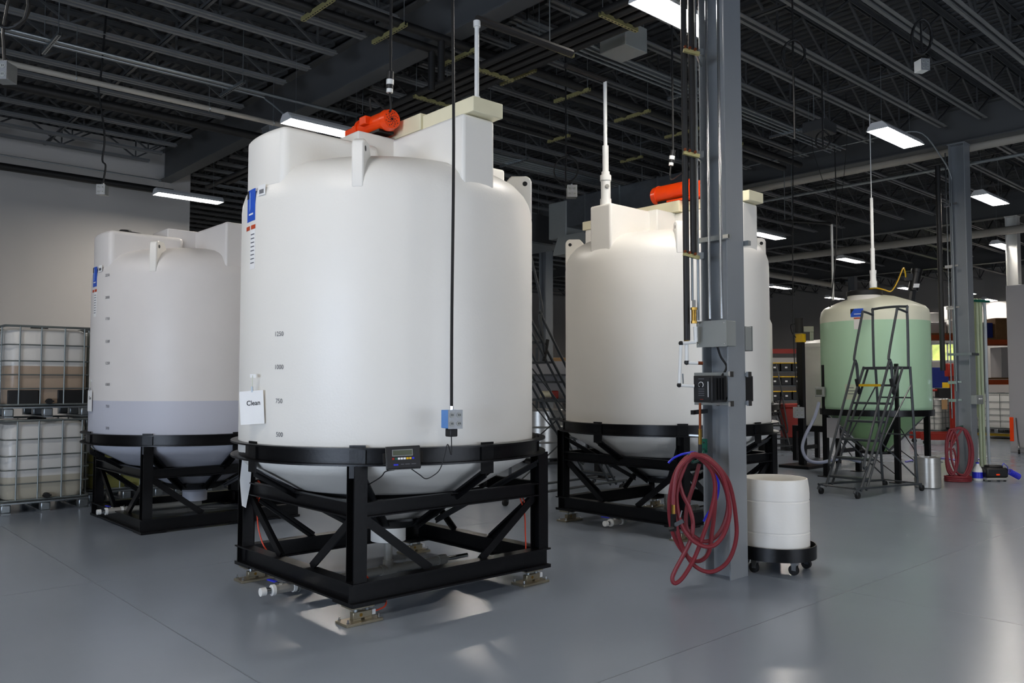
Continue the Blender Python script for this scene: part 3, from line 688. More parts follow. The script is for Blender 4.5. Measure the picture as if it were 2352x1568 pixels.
obj('dial_scale', MB().tube([(-.1075, -.02+.022*math.cos(t_), H_*.66+.022*math.sin(t_)) for t_ in [math.radians(-50+20*i) for i in range(15)]], .003, 5), paper, dv)
obj('white_stripe', MB().box(-.1075, -.106, -.09, -.084, H_*.2, H_*.78), paper, dv)
for z in (.88, .5, .42, .34, .26): obj('print_line', MB().box(-.1075, -.106, -.05, .005, H_*z-.003, H_*z+.003), ink_soft, dv)
obj('red_logo', MB().box(-.1075, -.106, -.04, -.01, H_*.1, H_*.125), red, dv)
obj('heat_fins', MB().box(-.07, -.06, -.132, -.12, .02, H_-.02).box(-.03, -.02, -.132, -.12, .02, H_-.02).box(.01, .02, -.132, -.12, .02, H_-.02).box(.05, .06, -.132, -.12, .02, H_-.02), black_pl, dv)
for z, lb in ((zd1+.012, 'above'), (zd0-.012, 'below')):
    for sx, sd in ((-1, 'left'), (1, 'right')):
        t = thing('strut_channel', 'short strut bracket just %s the black drive box on the %s side of the column' % (lb, sd), 'bracket', (CX0+sx*.135, CY0, z))
        obj('channel', MB().bar((0, -.15, 0), (0, .19, 0), .035, .03), galv, t)
        obj('channel_clip', MB().obox((0, -.155, 0), (0, 1, 0), (0, 0, 1), (1, 0, 0), .02, .045, .05), chrome, t)
e2 = enclosure('junction_box', 'grey junction box edge on the right of the grey column', CX0+.23, CY0, zj0-.02, zj1-.02, -.1, .15, .10, boxgrey, 'electrical box')
obj('cover', MB().box(.051, .056, -.104, .154, -.004, zj1-zj0+.004), boxgrey, e2)
e3 = enclosure('motor_drive', 'black motor drive edge on the right of the grey column', CX0+.23, CY0, zd0, zd1, -.1, .13, .12, black_pl, 'controller')
obj('front_panel', MB().box(.061, .07, -.07, .1, .02, H_-.02), ink, e3)
obj('mount_bar', MB().box(-.18, -.05, -.02, .02, .08, .12), galv, e2); obj('mount_bar', MB().box(-.18, -.06, -.02, .02, .08, .12), galv, e3)
cable('black lead from the grey junction box to the black drive', [(CX0-.16, CY0-.05, zj0), (CX0-.13, CY0-.06, zj0-.08), (CX0-.11, CY0-.1, zj0-.16), (CX0-.16, CY0-.09, zd1)], .009, rubber)
cable('black lead curling under the black drive', [(CX0-.15, CY0+.02, zd0), (CX0-.12, CY0-.03, zd0-.025), (CX0-.08, CY0-.08, zd0+.03), (CX0-.03, CY0-.09, zd0+.09)], .008, rubber)
# plumbing in white and brass
def fit(label, pts, r, m, name='water_pipe'): return run(name, label, pts, r, m, k=1, n=12, group='small plumbing by the column')
Dp = 6.66
rg = thing('regulator', 'brass regulator valve beside the grey junction box', 'valve', atd(1594, 720, Dp)-V((0, 0, .0)))
obj('body', MB().cyl((0, 0, -.06), (0, 0, .03), .022, 12).cyl((0, 0, .03), (0, 0, .05), .028, 8).cyl((0, 0, -.08), (0, 0, -.06), .026, 8), brass, rg, smooth=True)
obj('neck', MB().cyl((0, 0, .05), (0, 0, .11), .014, 10), grey_pvc, rg, smooth=True)
A = [atd(x, y, Dp) for x, y in ((1597, 750), (1598, 785), (1564, 788), (1560, 884), (1594, 886))]
wl = thing('water_line', 'white push-fit water line with black elbows left of the grey column', 'pipe', A[3])
for i in range(4): obj('pipe', MB().cyl(A[i]-A[3], A[i+1]-A[3], .014 if i else .017, 12), white_p, wl, smooth=True)
for p_ in (A[2], A[3]): obj('elbow', MB().lathe([(0, -.02), (.016, -.014), (.021, 0), (.016, .014), (0, .02)], 10, p_-A[3]), black_pl, wl, smooth=True)
obj('lever', MB().bar(atd(1569, 882, Dp)-A[3], atd(1568, 858, Dp)-A[3], .006, .012), galv, wl)
B = [atd(x, y, Dp+.02) for x, y in ((1577, 790), (1577, 832), (1614, 834))]
wl = thing('water_line', 'short white water line with copper end beneath the black insulated pipe', 'pipe', B[1])
obj('union', MB().cyl(B[0]+V((0, 0, .03))-B[1], B[0]-V((0, 0, .0))-B[1], .021, 10), brass, wl)
obj('pipe', MB().cyl(B[0]-B[1], V((0, 0, 0)), .016, 12), white_p, wl, smooth=True); obj('pipe', MB().cyl((0, 0, 0), (B[2]-B[1])*.7, .015, 12), white_p, wl, smooth=True)
obj('elbow', MB().lathe([(0, -.022), (.018, -.014), (.022, 0), (.018, .014), (0, .022)], 10), black_pl, wl, smooth=True)
obj('copper_end', MB().cyl((B[2]-B[1])*.7, B[2]-B[1], .014, 12), copper, wl, smooth=True)
cpx = [atd(1608, y, 6.72) for y in (925, 945, 985, 1020, 1040)]
cl = thing('copper_line', 'copper pipe with small valves running down the column edge to the hose', 'pipe', cpx[4])
for i, mm in enumerate((copper, copper, brass, rubber)): obj(('pipe', 'pipe', 'ball_valve', 'hose_end')[i], MB().cyl(cpx[i]-cpx[4], cpx[i+1]-cpx[4], (.011, .011, .016, .016)[i], 10), mm, cl, smooth=True)
obj('lever', MB().bar(cpx[3]-cpx[4]+V((0, 0, .07)), atd(1582, 999, 6.7)-cpx[4], .012, .014), galv, cl)
obj('strut', MB().bar(atd(1590, 947, 6.7)-cpx[4], V((CX0-.1, CY0+.11, cpx[1].z))-cpx[4], .03, .035), black, cl)
# green hose hook and red hose
hk = thing('hose_hook', 'green steel hose hook bolted to the column flange', 'hook', (CX0-.13, CY0+.1, 1.0))
z0h = zpx(1040, 6.8)-1.0; z1h = zpx(1008, 6.8)-1.0
obj('plate', MB().box(-.012, .0, -.02, .03, z0h, z1h), green_p, hk)
for z in (z0h+.03, z1h-.03): obj('bolt', MB().cyl((-.012, .005, z), (-.02, .005, z), .008, 6).cyl((0, .005, z), (.04, .005, z), .004, 6), chrome, hk)
sad = atd(1590, 1056, 6.42)-hk.location
obj('arm', MB().tube(spl([(-.006, .005, z0h+.02), (sad*.5)+V((0, 0, -.02)), sad+V((0, 0, -.02)), sad+V((-.05, -.05, .02))], 5), .011, 8), green_p, hk, smooth=True)
obj('retainer', MB().tube([atd(x, y, 6.36)-hk.location for x, y in ((1583, 1042), (1586, 1052), (1592, 1060))], .012, 8), green_p, hk, smooth=True)
def hp(pts, d0, d1):
    n = len(pts); return [atd(1520+x/3.485, 900+y/3.485, d0+(d1-d0)*i/n) for i, (x, y) in enumerate(pts)]
hose = []
hose += hp([(300, 575), (262, 720), (212, 880), (193, 1000), (212, 1110), (330, 1195), (430, 1160), (500, 1050), (532, 900), (505, 760), (440, 640), (350, 545)], 6.55, 6.50)
hose += hp([(250, 500), (150, 575), (85, 720), (60, 900), (75, 1080), (130, 1220), (215, 1325), (300, 1352), (372, 1290), (398, 1150), (422, 950), (428, 760), (400, 630), (330, 530)], 6.45, 6.42)
hose += hp([(245, 497), (160, 600), (108, 760), (112, 950), (130, 1130), (195, 1300), (275, 1400), (385, 1440), (490, 1395), (560, 1300), (598, 1150), (590, 980), (560, 800), (515, 680), (430, 575), (340, 510)], 6.41, 6.36)
hose += hp([(250, 520), (175, 600), (140, 700), (168, 820), (220, 925), (250, 1050), (232, 1180), (175, 1300), (108, 1425), (84, 1495), (108, 1530), (172, 1480), (265, 1320), (340, 1120), (392, 960), (425, 800), (412, 660), (340, 560)], 6.34, 6.30)
hose += hp([(240, 510), (165, 640), (120, 800), (130, 960), (165, 1080), (240, 1180), (340, 1235), (430, 1220), (505, 1120), (545, 960), (520, 780), (470, 640), (370, 540), (270, 505)], 6.29, 6.25)
hose += hp([(200, 540), (120, 640), (95, 800), (92, 900)], 6.24, 6.24)
rh = thing('coiled_hose', 'dark red rubber hose coiled on the foreground column, loop touching the floor', 'hose', (5.2, 3.9, 0))
obj('hose', MB().tube(spl(hose, 5), .0165, 8), redhose, rh, smooth=True, world=True)
e0 = hose[-1]
obj('coupling', MB().cyl(e0, e0-V((0, 0, .07)), .014, 10), brass, rh, smooth=True, world=True)
sg = obj('spray_gun', MB().bar(e0-V((0, 0, .07)), e0-V((0, 0, .2)), .03, .035).bar(e0-V((0, 0, .16)), atd(1570, 1195, 6.2), .025, .03).cyl(atd(1548, 1212, 6.2), atd(1536, 1216, 6.2), .018, 10), black_pl, rh, world=True)
obj('trigger', MB().bar(atd(1562, 1188, 6.18), atd(1566, 1172, 6.18), .006, .01), chrome, rh, world=True)
bh = thing('blue_hose', 'bright blue hose end looped over the green hook on the column', 'hose', (5.3, 3.95, 0))
obj('hose', MB().tube(spl([atd(1535, 1063, 6.5), atd(1550, 1050, 6.5), atd(1575, 1041, 6.5), atd(1600, 1040, 6.53), atd(1625, 1062, 6.56), atd(1648, 1100, 6.57), atd(1650, 1130, 6.56), atd(1642, 1155, 6.56), atd(1625, 1180, 6.55), atd(1616, 1197, 6.55)], 5), .009, 8), bluehose, bh, smooth=True, world=True)
# ============================================================ barrel on its dolly
bc = V((6.50, 3.775, 0))
dl = thing('drum_dolly', 'black round drum dolly on casters beside the grey column', 'dolly', bc)
obj('ring', MB().lathe([(.325, .115), (.335, .115), (.335, .225), (.325, .225)], 48, closed=True), black, dl, smooth=True)
obj('deck', MB().lathe([(0, .115), (.328, .115), (.328, .135), (0, .135)], 48), black, dl)
for k_ in range(5):
    a = math.radians(100+72*k_); c = V((.27*math.cos(a), .27*math.sin(a), 0))
    f = obj('caster_fork', MB().cbox(c+V((0, 0, .1)), .05, .05, .03).cbox(c+V((-.02, 0, .07)), .005, .04, .06).cbox(c+V((.02, 0, .07)), .005, .04, .06), chrome, dl)
    obj('wheel', MB().cyl(c+V((-.015, .01, .042)), c+V((.015, .01, .042)), .042, 18), rubber, f, smooth=True)
br = thing('barrel', 'white open-topped plastic barrel standing on the black dolly', 'barrel', bc+V((0, 0, .136)))
prof = [(0, 0), (.25, 0), (.272, .012), (.281, .04), (.283, .08), (.283, .14), (.283, .190), (.2795, .195), (.2795, .203), (.283, .208), (.283, .26), (.284, .33), (.284, .40), (.284, .455), (.2805, .46), (.2805, .468), (.284, .473), (.284, .52), (.281, .57), (.274, .62), (.27, .642), (.26, .642), (.268, .60), (.272, .53), (.272, .03), (0, .015)]
obj('shell', MB().lathe(prof, 56), poly, br, smooth=True, ang=28)
# ============================================================ overhead services
def pipe(label, a, b, r, m, name='overhead_pipe', group='overhead pipes', n=12):
    return tag(obj(name, MB().cyl(a, b, r, n), m, smooth=True), label, 'pipe', group)
def hanger(label, p, axis, half, z, top=DECK-.004, m=gold_strut, name='trapeze_hanger'):
    p = V((p[0], p[1], z)); u = V((1, 0, 0)) if axis == 'x' else V((0, 1, 0)); v = V((-u.y, u.x, 0))
    t = thing(name, label, 'hanger', p, 0, 'strut trapeze hangers')
    mb = MB().obox((0, 0, 0), u, v, (0, 0, 1), half*2, .041, .004).obox(v*.0195+V((0, 0, .02)), u, v, (0, 0, 1), half*2, .003, .04).obox(v*-.0195+V((0, 0, .02)), u, v, (0, 0, 1), half*2, .003, .04)
    obj('strut', mb, m, t)
    n_ = int(half*2/.05)
    sl_ = MB()
    for i in range(n_): sl_.obox(u*(-half+.03+i*(half*2-.06)/max(1, n_-1))-V((0, 0, .0025)), u, v, (0, 0, 1), .028, .014, .002)
    obj('slots', sl_, ink, t)['kind'] = 'stuff'
    for s in (-1, 1): obj('rod', MB().cyl(u*(s*(half-.04)), u*(s*(half-.04))+V((0, 0, top-z)), .005, 6), galv, t)
# white sprinkler main and black main in the left bay
pipe('cream painted pipe crossing the upper left ceiling', (-3, 10.56, 5.2), (5.75, 10.56, 5.2), .034, cream_p)
for x in (.9, 2.6, 4.2, 5.1): tag(obj('pipe_hanger', MB().tube([(x, 10.56+.04*math.cos(a_), 5.2+.04*math.sin(a_)) for a_ in [2*math.pi*i/12 for i in range(12)]], .004, 5, closed=True).cyl((x, 10.56, 5.24), (x, 10.56, JB), .004, 5), galv), 'clevis hanger of the cream ceiling pipe, %s from left' % {.9: 'first', 2.6: 'second', 4.2: 'third', 5.1: 'fourth'}[x], 'hanger', 'hangers of the cream pipe')
pipe('thick black pipe crossing the upper left ceiling below the cream pipe', (-3, 11.62, 5.3), (5.7, 11.62, 5.3), .062, black_ins)
pipe('black pipe running along the top of the left grey wall', (-3, 15.75, 5.2), (5.6, 15.75, 5.2), .065, black_ins)
pipe('thin conduit under the joists above the left grey wall', (-3, 16.4, 5.55), (5.6, 16.4, 5.55), .014, galv, 'conduit')
q1, q2 = atz(19, 69, 5.5), atz(585, 208, 5.5); yc = (q1.y+q2.y)/2
pipe('upper of two galvanised conduits crossing the left bay', (-3, yc, 5.5), (6.9, yc, 5.5), .022, galv, 'conduit')
run('conduit', 'lower of two galvanised conduits, bending down towards the strip light', [(-3, yc+.13, 5.5), (2, yc+.13, 5.5), (4.6, yc+.13, 5.5), (4.95, yc+.1, 5.45), (5.2, yc-.1, 5.2), (5.5, yc-.2, 5.15), (7, yc-.2, 5.15)], .013, galv, k=4, n=8, group='overhead pipes')
for px, py, lb in ((127, 92, 'left of the two'), (552, 195, 'right of the two')):
    g = atz(px, py, 5.46); hanger('galvanised slotted strut under conduits in the left bay, %s' % lb, (g.x, yc+.05), 'y', .36, 5.46, m=galv)
# rack of black pipes along y beside the column
for i, (px, lb) in enumerate(((0, 'first'), (1, 'second'), (2, 'third'), (3, 'fourth'))):
    x = 6.155+.15*i; pipe('black insulated pipe, %s from the left of the rack behind the grey column' % lb, (x, 4.3 if i > 1 else 4.05, 5.35), (x, 15.5-i*.6, 5.35), .043, black_ins)
for k_, y in enumerate((5.39, 6.31, 7.34, 8.60, 9.9, 11.2)):
    hanger('gold slotted trapeze under the four-pipe rack behind the column, %s from the camera' % ('first', 'second', 'third', 'fourth', 'fifth', 'sixth')[k_], (6.38, y), 'x', .29, 5.285)
# pipes running along x
for i, (y, z, r, lb) in enumerate(((7.40, 5.55, .05, 'nearest'), (7.72, 5.55, .05, 'second'), (8.9, 5.5, .035, 'third'), (9.15, 5.5, .035, 'farthest'))):
    pipe('black pipe crossing the hall over the front tank, %s of four' % lb, (2.0 if i < 2 else 6.8, y, z), (13.8, y, z), r, black_ins)
for k_, x in enumerate((4.15, 5.04, 6.04, 7.0, 8.0, 9.28, 10.5, 11.7)): hanger('gold trapeze under the black pipes crossing above the front tank, %s from left' % ('first', 'second', 'third', 'fourth', 'fifth', 'sixth', 'seventh', 'eighth')[k_], (x, 7.6), 'y', .33, 5.485)
for k_, x in enumerate((7.6, 9.2, 11.0)): hanger('gold slotted trapeze under the thin black pipes farther back, %s of three' % ('left', 'middle', 'right')[k_], (x, 9.03), 'y', .24, 5.45)
for y, x, lb in ((7.72, 5.72, 'left'), (7.40, 5.62, 'right')): pipe('short black drop pipe joining the two pipe racks, %s one' % lb, (x, y, 5.55), (x, y, 5.05), .042, black_ins)
pv = atz(1095, 231, 3.645)
pipe_dark = mat('dark_brown_pipe', '#1d1916', .7, var=.2)
pipe('dark pipe end into which the thin white vent of the front tank rises', (pv.x, pv.y, 4.25), (pv.x+1.0, pv.y, 4.27), .03, pipe_dark, n=10)
tag(obj('rod', MB().cyl((pv.x+.75, pv.y, 4.28), (pv.x+.75, pv.y, JB), .004, 5), galv), 'thin rod holding the dark pipe above the front tank', 'rod')
pipe('dark pipe above the white vent of the tank behind the column', (6.72, 5.88, 4.92), (6.1, 5.88, 4.92), .03, pipe_dark, n=10)
# conduits of bay two, along x near the right
for i in range(4): pipe('grey conduit in the bundle under the right-hand joists, %s of four' % ('nearest', 'second', 'third', 'farthest')[i], (6.1, 6.45+.09*i, 5.6), (13.6, 6.45+.09*i, 5.6), .016, galv, 'conduit', 'conduit bundle under the right joists', 8)
hanger('galvanised strut under the conduit bundle right of the grey column', (9.3, 6.6), 'y', .36, 5.575, m=galv)
hanger('galvanised strut under the conduit bundle nearer the bright right light', (12.0, 6.6), 'y', .36, 5.575, m=galv)
for i in range(4): pipe('bright conduit in the bundle seen between the tanks, %s of four' % ('nearest', 'second', 'third', 'farthest')[i], (8.4, 10.6+.10*i, 5.55), (13.6, 10.6+.10*i, 5.55), .022, galv, 'conduit', 'conduit bundle between the tanks', 8)
hanger('galvanised strut under the bright conduit bundle between the tanks', (9.8, 10.75), 'y', .36, 5.52, m=galv)
pipe('pale main pipe crossing behind the right column', (15.17, .5, 5.63), (15.17, 12.8, 5.63), .08, cream_p, n=16)
pipe('thin grey pipe below the pale main behind the right column', (15.3, .5, 5.38), (15.3, 13, 5.38), .03, galv)
pipe('pale far pipe crossing above the green tank', (22.0, 5, 5.25), (22.0, 14.5, 5.25), .1, cream_p, n=16)
pipe('pale far pipe running back from the long far pipe', (22.0, 14.6, 5.25), (29.5, 14.6, 5.25), .1, cream_p, n=16)
run('conduit', 'thin conduit bending down to the right column above the bright light', [(14.0, 8.6, 5.8), (14.0, 6.5, 5.8), (14.0, 5.75, 5.8), (14.15, 5.4, 5.75), (14.5, 5.25, 5.4), (14.73, 5.18, 5.1), (14.74, 5.18, 4.6), (14.74, 5.18, 1.45)], .014, galv, k=4, n=8, group='overhead pipes')
run('conduit', 'straight bright conduit on the left edge of the right column', [(14.74, 5.26, 5.5), (14.74, 5.26, 1.0)], .012, chrome, k=1, n=8, group='overhead pipes')
run('riser_pipe', 'dark insulated pipe down the left of the right column', [(14.72, 5.38, 5.3), (14.72, 5.38, 1.8)], .042, black_ins, k=1, n=12, group='overhead pipes')
for z, lb in ((4.6, 'highest'), (3.55, 'second'), (2.85, 'third'), (1.6, 'fourth'), (1.3, 'lowest')):
    tag(obj('beam_clamp', MB().cbox((14.74, 5.24, z), .06, .12, .05).cbox((14.73, 5.12, z+.01), .03, .06, .03), chrome), 'bright clip clamped to the right column, %s of five' % lb, 'clamp', 'clips on the right column')
tag(obj('strut_channel', MB().box(14.72, 15.06, 4.925, 4.965, 2.05, 2.09).box(14.72, 14.76, 4.965, 5.3, 2.05, 2.09), galv), 'strut bracket across the right column at head height', 'bracket')
# panels hung from the ceiling
pn = thing('unit_heater', 'pale square box hanging among the pipes at top centre', 'heater', (7.42, 6.2, 5.5)); obj('case', MB().box(-.2, .2, -.2, .2, 0, .3), boxgrey, pn, bevel=.01)
for s in ((-.17, -.17), (.17, -.17), (-.17, .17), (.17, .17)): obj('rod', MB().cyl((s[0], s[1], .3), (s[0], s[1], JB-5.5), .005, 5), galv, pn)
pn = thing('ceiling_box', 'grey box hanging under the joists right of the column', 'electrical box', (11.5, 5.85, 5.3)); obj('case', MB().box(-.2, .2, -.17, .17, 0, .16), ceil_m, pn, bevel=.01)
for s in (-.2, .2): obj('rod', MB().cyl((s*.8, 0, .16), (s*.8, 0, JT-5.3), .005, 5), galv, pn)
# duct behind the third tank
dt = thing('air_duct', 'foil-wrapped air duct behind the tank with the white vent pipe', 'duct', (12.3, 9.6, 4.75))
obj('trunk', MB().box(-.35, .35, -1.6, 2.0, 0, .6), duct_m, dt, bevel=.02)
for y in (-1.2, -.4, .5, 1.4): obj('seam_band', MB().box(-.36, .36, y-.02, y+.02, -.01, .61), galv, dt)
obj('elbow', MB().box(-.38, .38, 1.9, 2.4, -.2, .55), boxgrey, dt, bevel=.015)
obj('diffuser', MB().extr([(-.7, -.62), (-.25, -.3), (.45, -.3), (.6, -.62)], (0, 1.6, .12), (0, 1, 0), (0, 0, 1), (1, 0, 0), .9), boxgrey, dt)
obj('louvre', MB().box(-.45, .45, .9, 2.2, -.56, -.50), boxgrey, dt)
fc = thing('duct_fitting', 'dark finned air unit left of the foil-wrapped duct', 'air unit', (12.2, 12.9, 4.6))
obj('case', MB().box(-.4, .4, -.35, .35, 0, .6), ceil_m, fc)
for i in range(5): obj('fin', MB().box(-.42, -.4, -.3+i*.14, -.27+i*.14, 0, .6), galv, fc)
obj('tray', MB().box(-.55, .55, -.6, .5, -.1, -.06), galv, fc)
for o_, z in ((dt, .6), (fc, .6)):
    for s in (-.3, .3): obj('rod', MB().cyl((s, 0, z), (s, 0, DECK-.004-o_.location.z), .006, 5), galv, o_)
# hanging cord coils and outlet boxes
def coil(label, c, rad, turns, up_z, tail, ax=0.8, sc=(1, 1.25)):
    pts = []
    for i in range(turns*14+1):
        a = 2*math.pi*i/14+math.pi/2; rr = rad*(1-.05*math.sin(i*.9)); pts.append(c+RT*(rr*math.cos(a)*sc[0])+V((0, 0, rr*math.sin(a)*sc[1]))+FL*(.012*math.sin(i*1.7)))
    pts = [V((c.x, c.y, up_z)), c+V((0, 0, rad*sc[1]+.06))]+pts+tail
    return tag(obj('cord_coil', MB().tube(spl(pts, 2), .011, 6), rubber, smooth=True), label, 'cable', 'coiled cords hanging from the ceiling')
c1 = atd(1822, 125, 8.6); coil('black cord coil hanging just right of the grey column', c1, .12, 3, DECK-.004, [c1+V((0, 0, -.4)), c1+V((0, 0, -.9))])
c2 = atd(2117, 85, 8.2); coil('tall black cord coil with white outlet box at upper right', c2, .13, 4, DECK-.004, [c2+V((0, 0, -.17))], sc=(.75, 1.35))
ob = thing('outlet_box', 'white outlet box below the tall cord coil at upper right', 'outlet box', atd(2117, 152, 8.2), math.radians(-50), 'hanging outlet boxes'); outlet(ob, white_p, .95, math.radians(20))
c3 = atd(1300, 390, 11.0); coil('black cord coil hanging left of the white vent pipe', c3, .2, 3, DECK-.004, [c3+V((0, 0, -.25))], sc=(.8, .9))
ob = thing('outlet_box', 'grey outlet box hanging left of the white vent pipe', 'outlet box', atd(1313, 441, 11.0), math.radians(-40), 'hanging outlet boxes'); outlet(ob, boxgrey, 1.3, 0)
cl_ = atd(25, 15, 6.0); coil('cord coil hanging at the top left corner', cl_, .13, 3, DECK-.004, [atd(8, 60, 6.0), atd(8, 95, 6.0), atd(10, 140, 6.0)])
ob = thing('outlet_box', 'grey metal outlet box hanging at the left edge', 'outlet box', atd(11, 168, 6.0), math.radians(-25), 'hanging outlet boxes'); outlet(ob, galv, 1.1, math.radians(-20))
p0 = atd(236, 437, 10.0)
ob = thing('outlet_box', 'small outlet box dangling in front of the left grey wall', 'outlet box', p0, math.radians(-25), 'hanging outlet boxes'); outlet(ob, galv, 1.0, math.radians(-15))
cable('black cord hanging down to the small outlet box by the grey wall', [p0+V((0, 0, .085)), p0+V((.02, -.02, .3)), p0+V((-.01, .01, .38)), atd(240, 310, 10), atd(226, 200, 10), atd(232, 170, 10.0), V((p0.x, p0.y, DECK-.004))], .011, rubber, 'hanging_cord')
for px, py0, py1, dep, mm, lb in ((897, 165, 213, 6.35, m1, 'front tank'), (1546, 345, 380, 8.8, m3, 'tank behind the column')):
    a, b = atd(px, py0, dep), atd(px-2 if dep < 7 else px-5, py1, dep); t = thing('cord_connector', 'black and white plug connector hanging above the %s' % lb, 'plug', b)
    L_ = (a-b)
    for k0, k1, r_, mt in ((0, .18, .026, white_p), (.18, .38, .028, black_pl), (.38, .62, .03, white_p), (.62, 1, .028, black_pl)): obj('section', MB().cyl(L_*k0, L_*k1, r_, 16), mt, t, smooth=True)
    cable('black cord from the ceiling to the plug above the %s' % lb, [a, a+V((0, 0, .5)), V((a.x, a.y, DECK-.004))], .011, rubber, 'hanging_cord')
    cable('black cord from the plug to the motor of the %s' % lb, [b, b+V((.0, .0, -.15)), mm.location+V((0, 0, .35)), mm.location+V((0, 0, .245))], .009, rubber, 'hanging_cord')
# ============================================================ caged bulk containers (left)
def rbox(hx, hy, r, n=5):
    o = []
    for cx, cy, a0 in ((hx-r, hy-r, 0), (-hx+r, hy-r, 90), (-hx+r, -hy+r, 180), (hx-r, -hy+r, 270)):
        for i in range(n+1): a = math.radians(a0+90*i/n); o.append((cx+r*math.cos(a), cy+r*math.sin(a)))
    return o
cage_m = mat('dull_cage_steel', '#777d7b', .45, metal=.5, var=.12)
def ibc_proto(m, hx=.49, hy=.59):
    t = thing('bulk_container', 'x', 'container', (0, 0, 0), 0, 'caged bulk liquid containers')
    pts = []; lv = [(.15, .06), (.17, .02), (.24, 0), (1.02, 0), (1.08, .02), (1.11, .07)]; mb = MB(); rings = []
    for z, ins in lv: rings.append([(x, y, z) for x, y in rbox(hx-.03-ins, hy-.03-ins, .13)])
    n = len(rings[0]); mb.add([p for r_ in rings for p in r_], [(i*n+k, i*n+(k+1) % n, (i+1)*n+(k+1) % n, (i+1)*n+k) for i in range(len(rings)-1) for k in range(n)]+[tuple(range(n-1, -1, -1)), tuple((len(rings)-1)*n+k for k in range(n))])
    obj('bottle', mb, m, t, smooth=True, ang=40)
    obj('lid', MB().lathe([(0, 1.15), (.1, 1.15), (.11, 1.13), (.11, 1.1), (0, 1.1)], 24), black_pl, t, smooth=True)
    for z, r in ((.16, .014), (.36, .009), (.53, .009), (.70, .009), (.90, .009), (1.13, .016)):
        obj('cage_ring', MB().tube([(x, y, z) for x, y in rbox(hx, hy, .06, 3)], r, 6, closed=True), cage_m, t, smooth=True)
    me = mesh_of('cage_bar', MB().cyl((0, 0, .16), (0, 0, 1.13), .009, 6), cage_m, True)
    for s in (-1, 1):
        for fx_ in (-.68, -.2, .34, .8):
            for p in ((fx_*hx, s*(hy+.004)), (s*(hx+.004), fx_*hy)):
                b = bpy.data.objects.new('cage_bar', me); COL.objects.link(b); b.parent = t; b.location = (p[0], p[1], 0)
    obj('pallet_deck', MB().box(-hx, hx, -hy, hy, .115, .135), galv, t)
    for x in (-hx+.06, 0, hx-.06):
        for y in (-hy+.06, 0, hy-.06): obj('pallet_foot', MB().box(x-.055, x+.055, y-.055, y+.055, .012, .115), galv, t, bevel=.015)
        obj('pallet_skid', MB().box(x-.05, x+.05, -hy, hy, 0, .014), galv, t)
    obj('discharge_valve', MB().cyl((0, -hy+.02, .2), (0, -hy-.06, .2), .035, 12).box(-.05, .05, -hy-.05, -hy-.03, .19, .21), black_pl, t)
    return t
mi_brown = level_mat('container_plastic_brown_liquid', '#ab9783', '#d8d5cf', .64, rough=.35)
mi_pale = level_mat('container_plastic_pale_liquid', '#b3ae9e', '#cfceca', .44, rough=.35)
mi_plain = mat('container_plastic', '#d6d6d2', .35, var=.06, scale=3)
mi_yel = level_mat('container_plastic_yellow_liquid', '#8d8c52', '#b5b294', .8, rough=.35)
i1 = ibc_proto(mi_pale); i1.location = (2.63, 12.12, 0); i1['label'] = 'lower caged white container at the left edge, nearly empty'
i2 = ibc_proto(mi_brown); i2.location = (2.63, 12.12, 1.165); i2['label'] = 'upper caged container at the left edge holding brown liquid'
for x0, x1 in ((-.45, -.11), (.10, .44)): obj('black_panel', MB().box(x0, x1, -.585, -.562, .165, .34), black_pl, i2, bevel=.008)
i3 = ibc_proto(mi_yel); i3.location = (3.72, 12.55, 0); i3['label'] = 'yellowish caged container seen low behind the left tank stand'
dup(i1, (3.72, 12.55, 1.165), label='upper caged container peeking out just left of the left tank')
dup(i3, (4.86, 12.55, 0), label='caged container farther right behind the left tank stand')
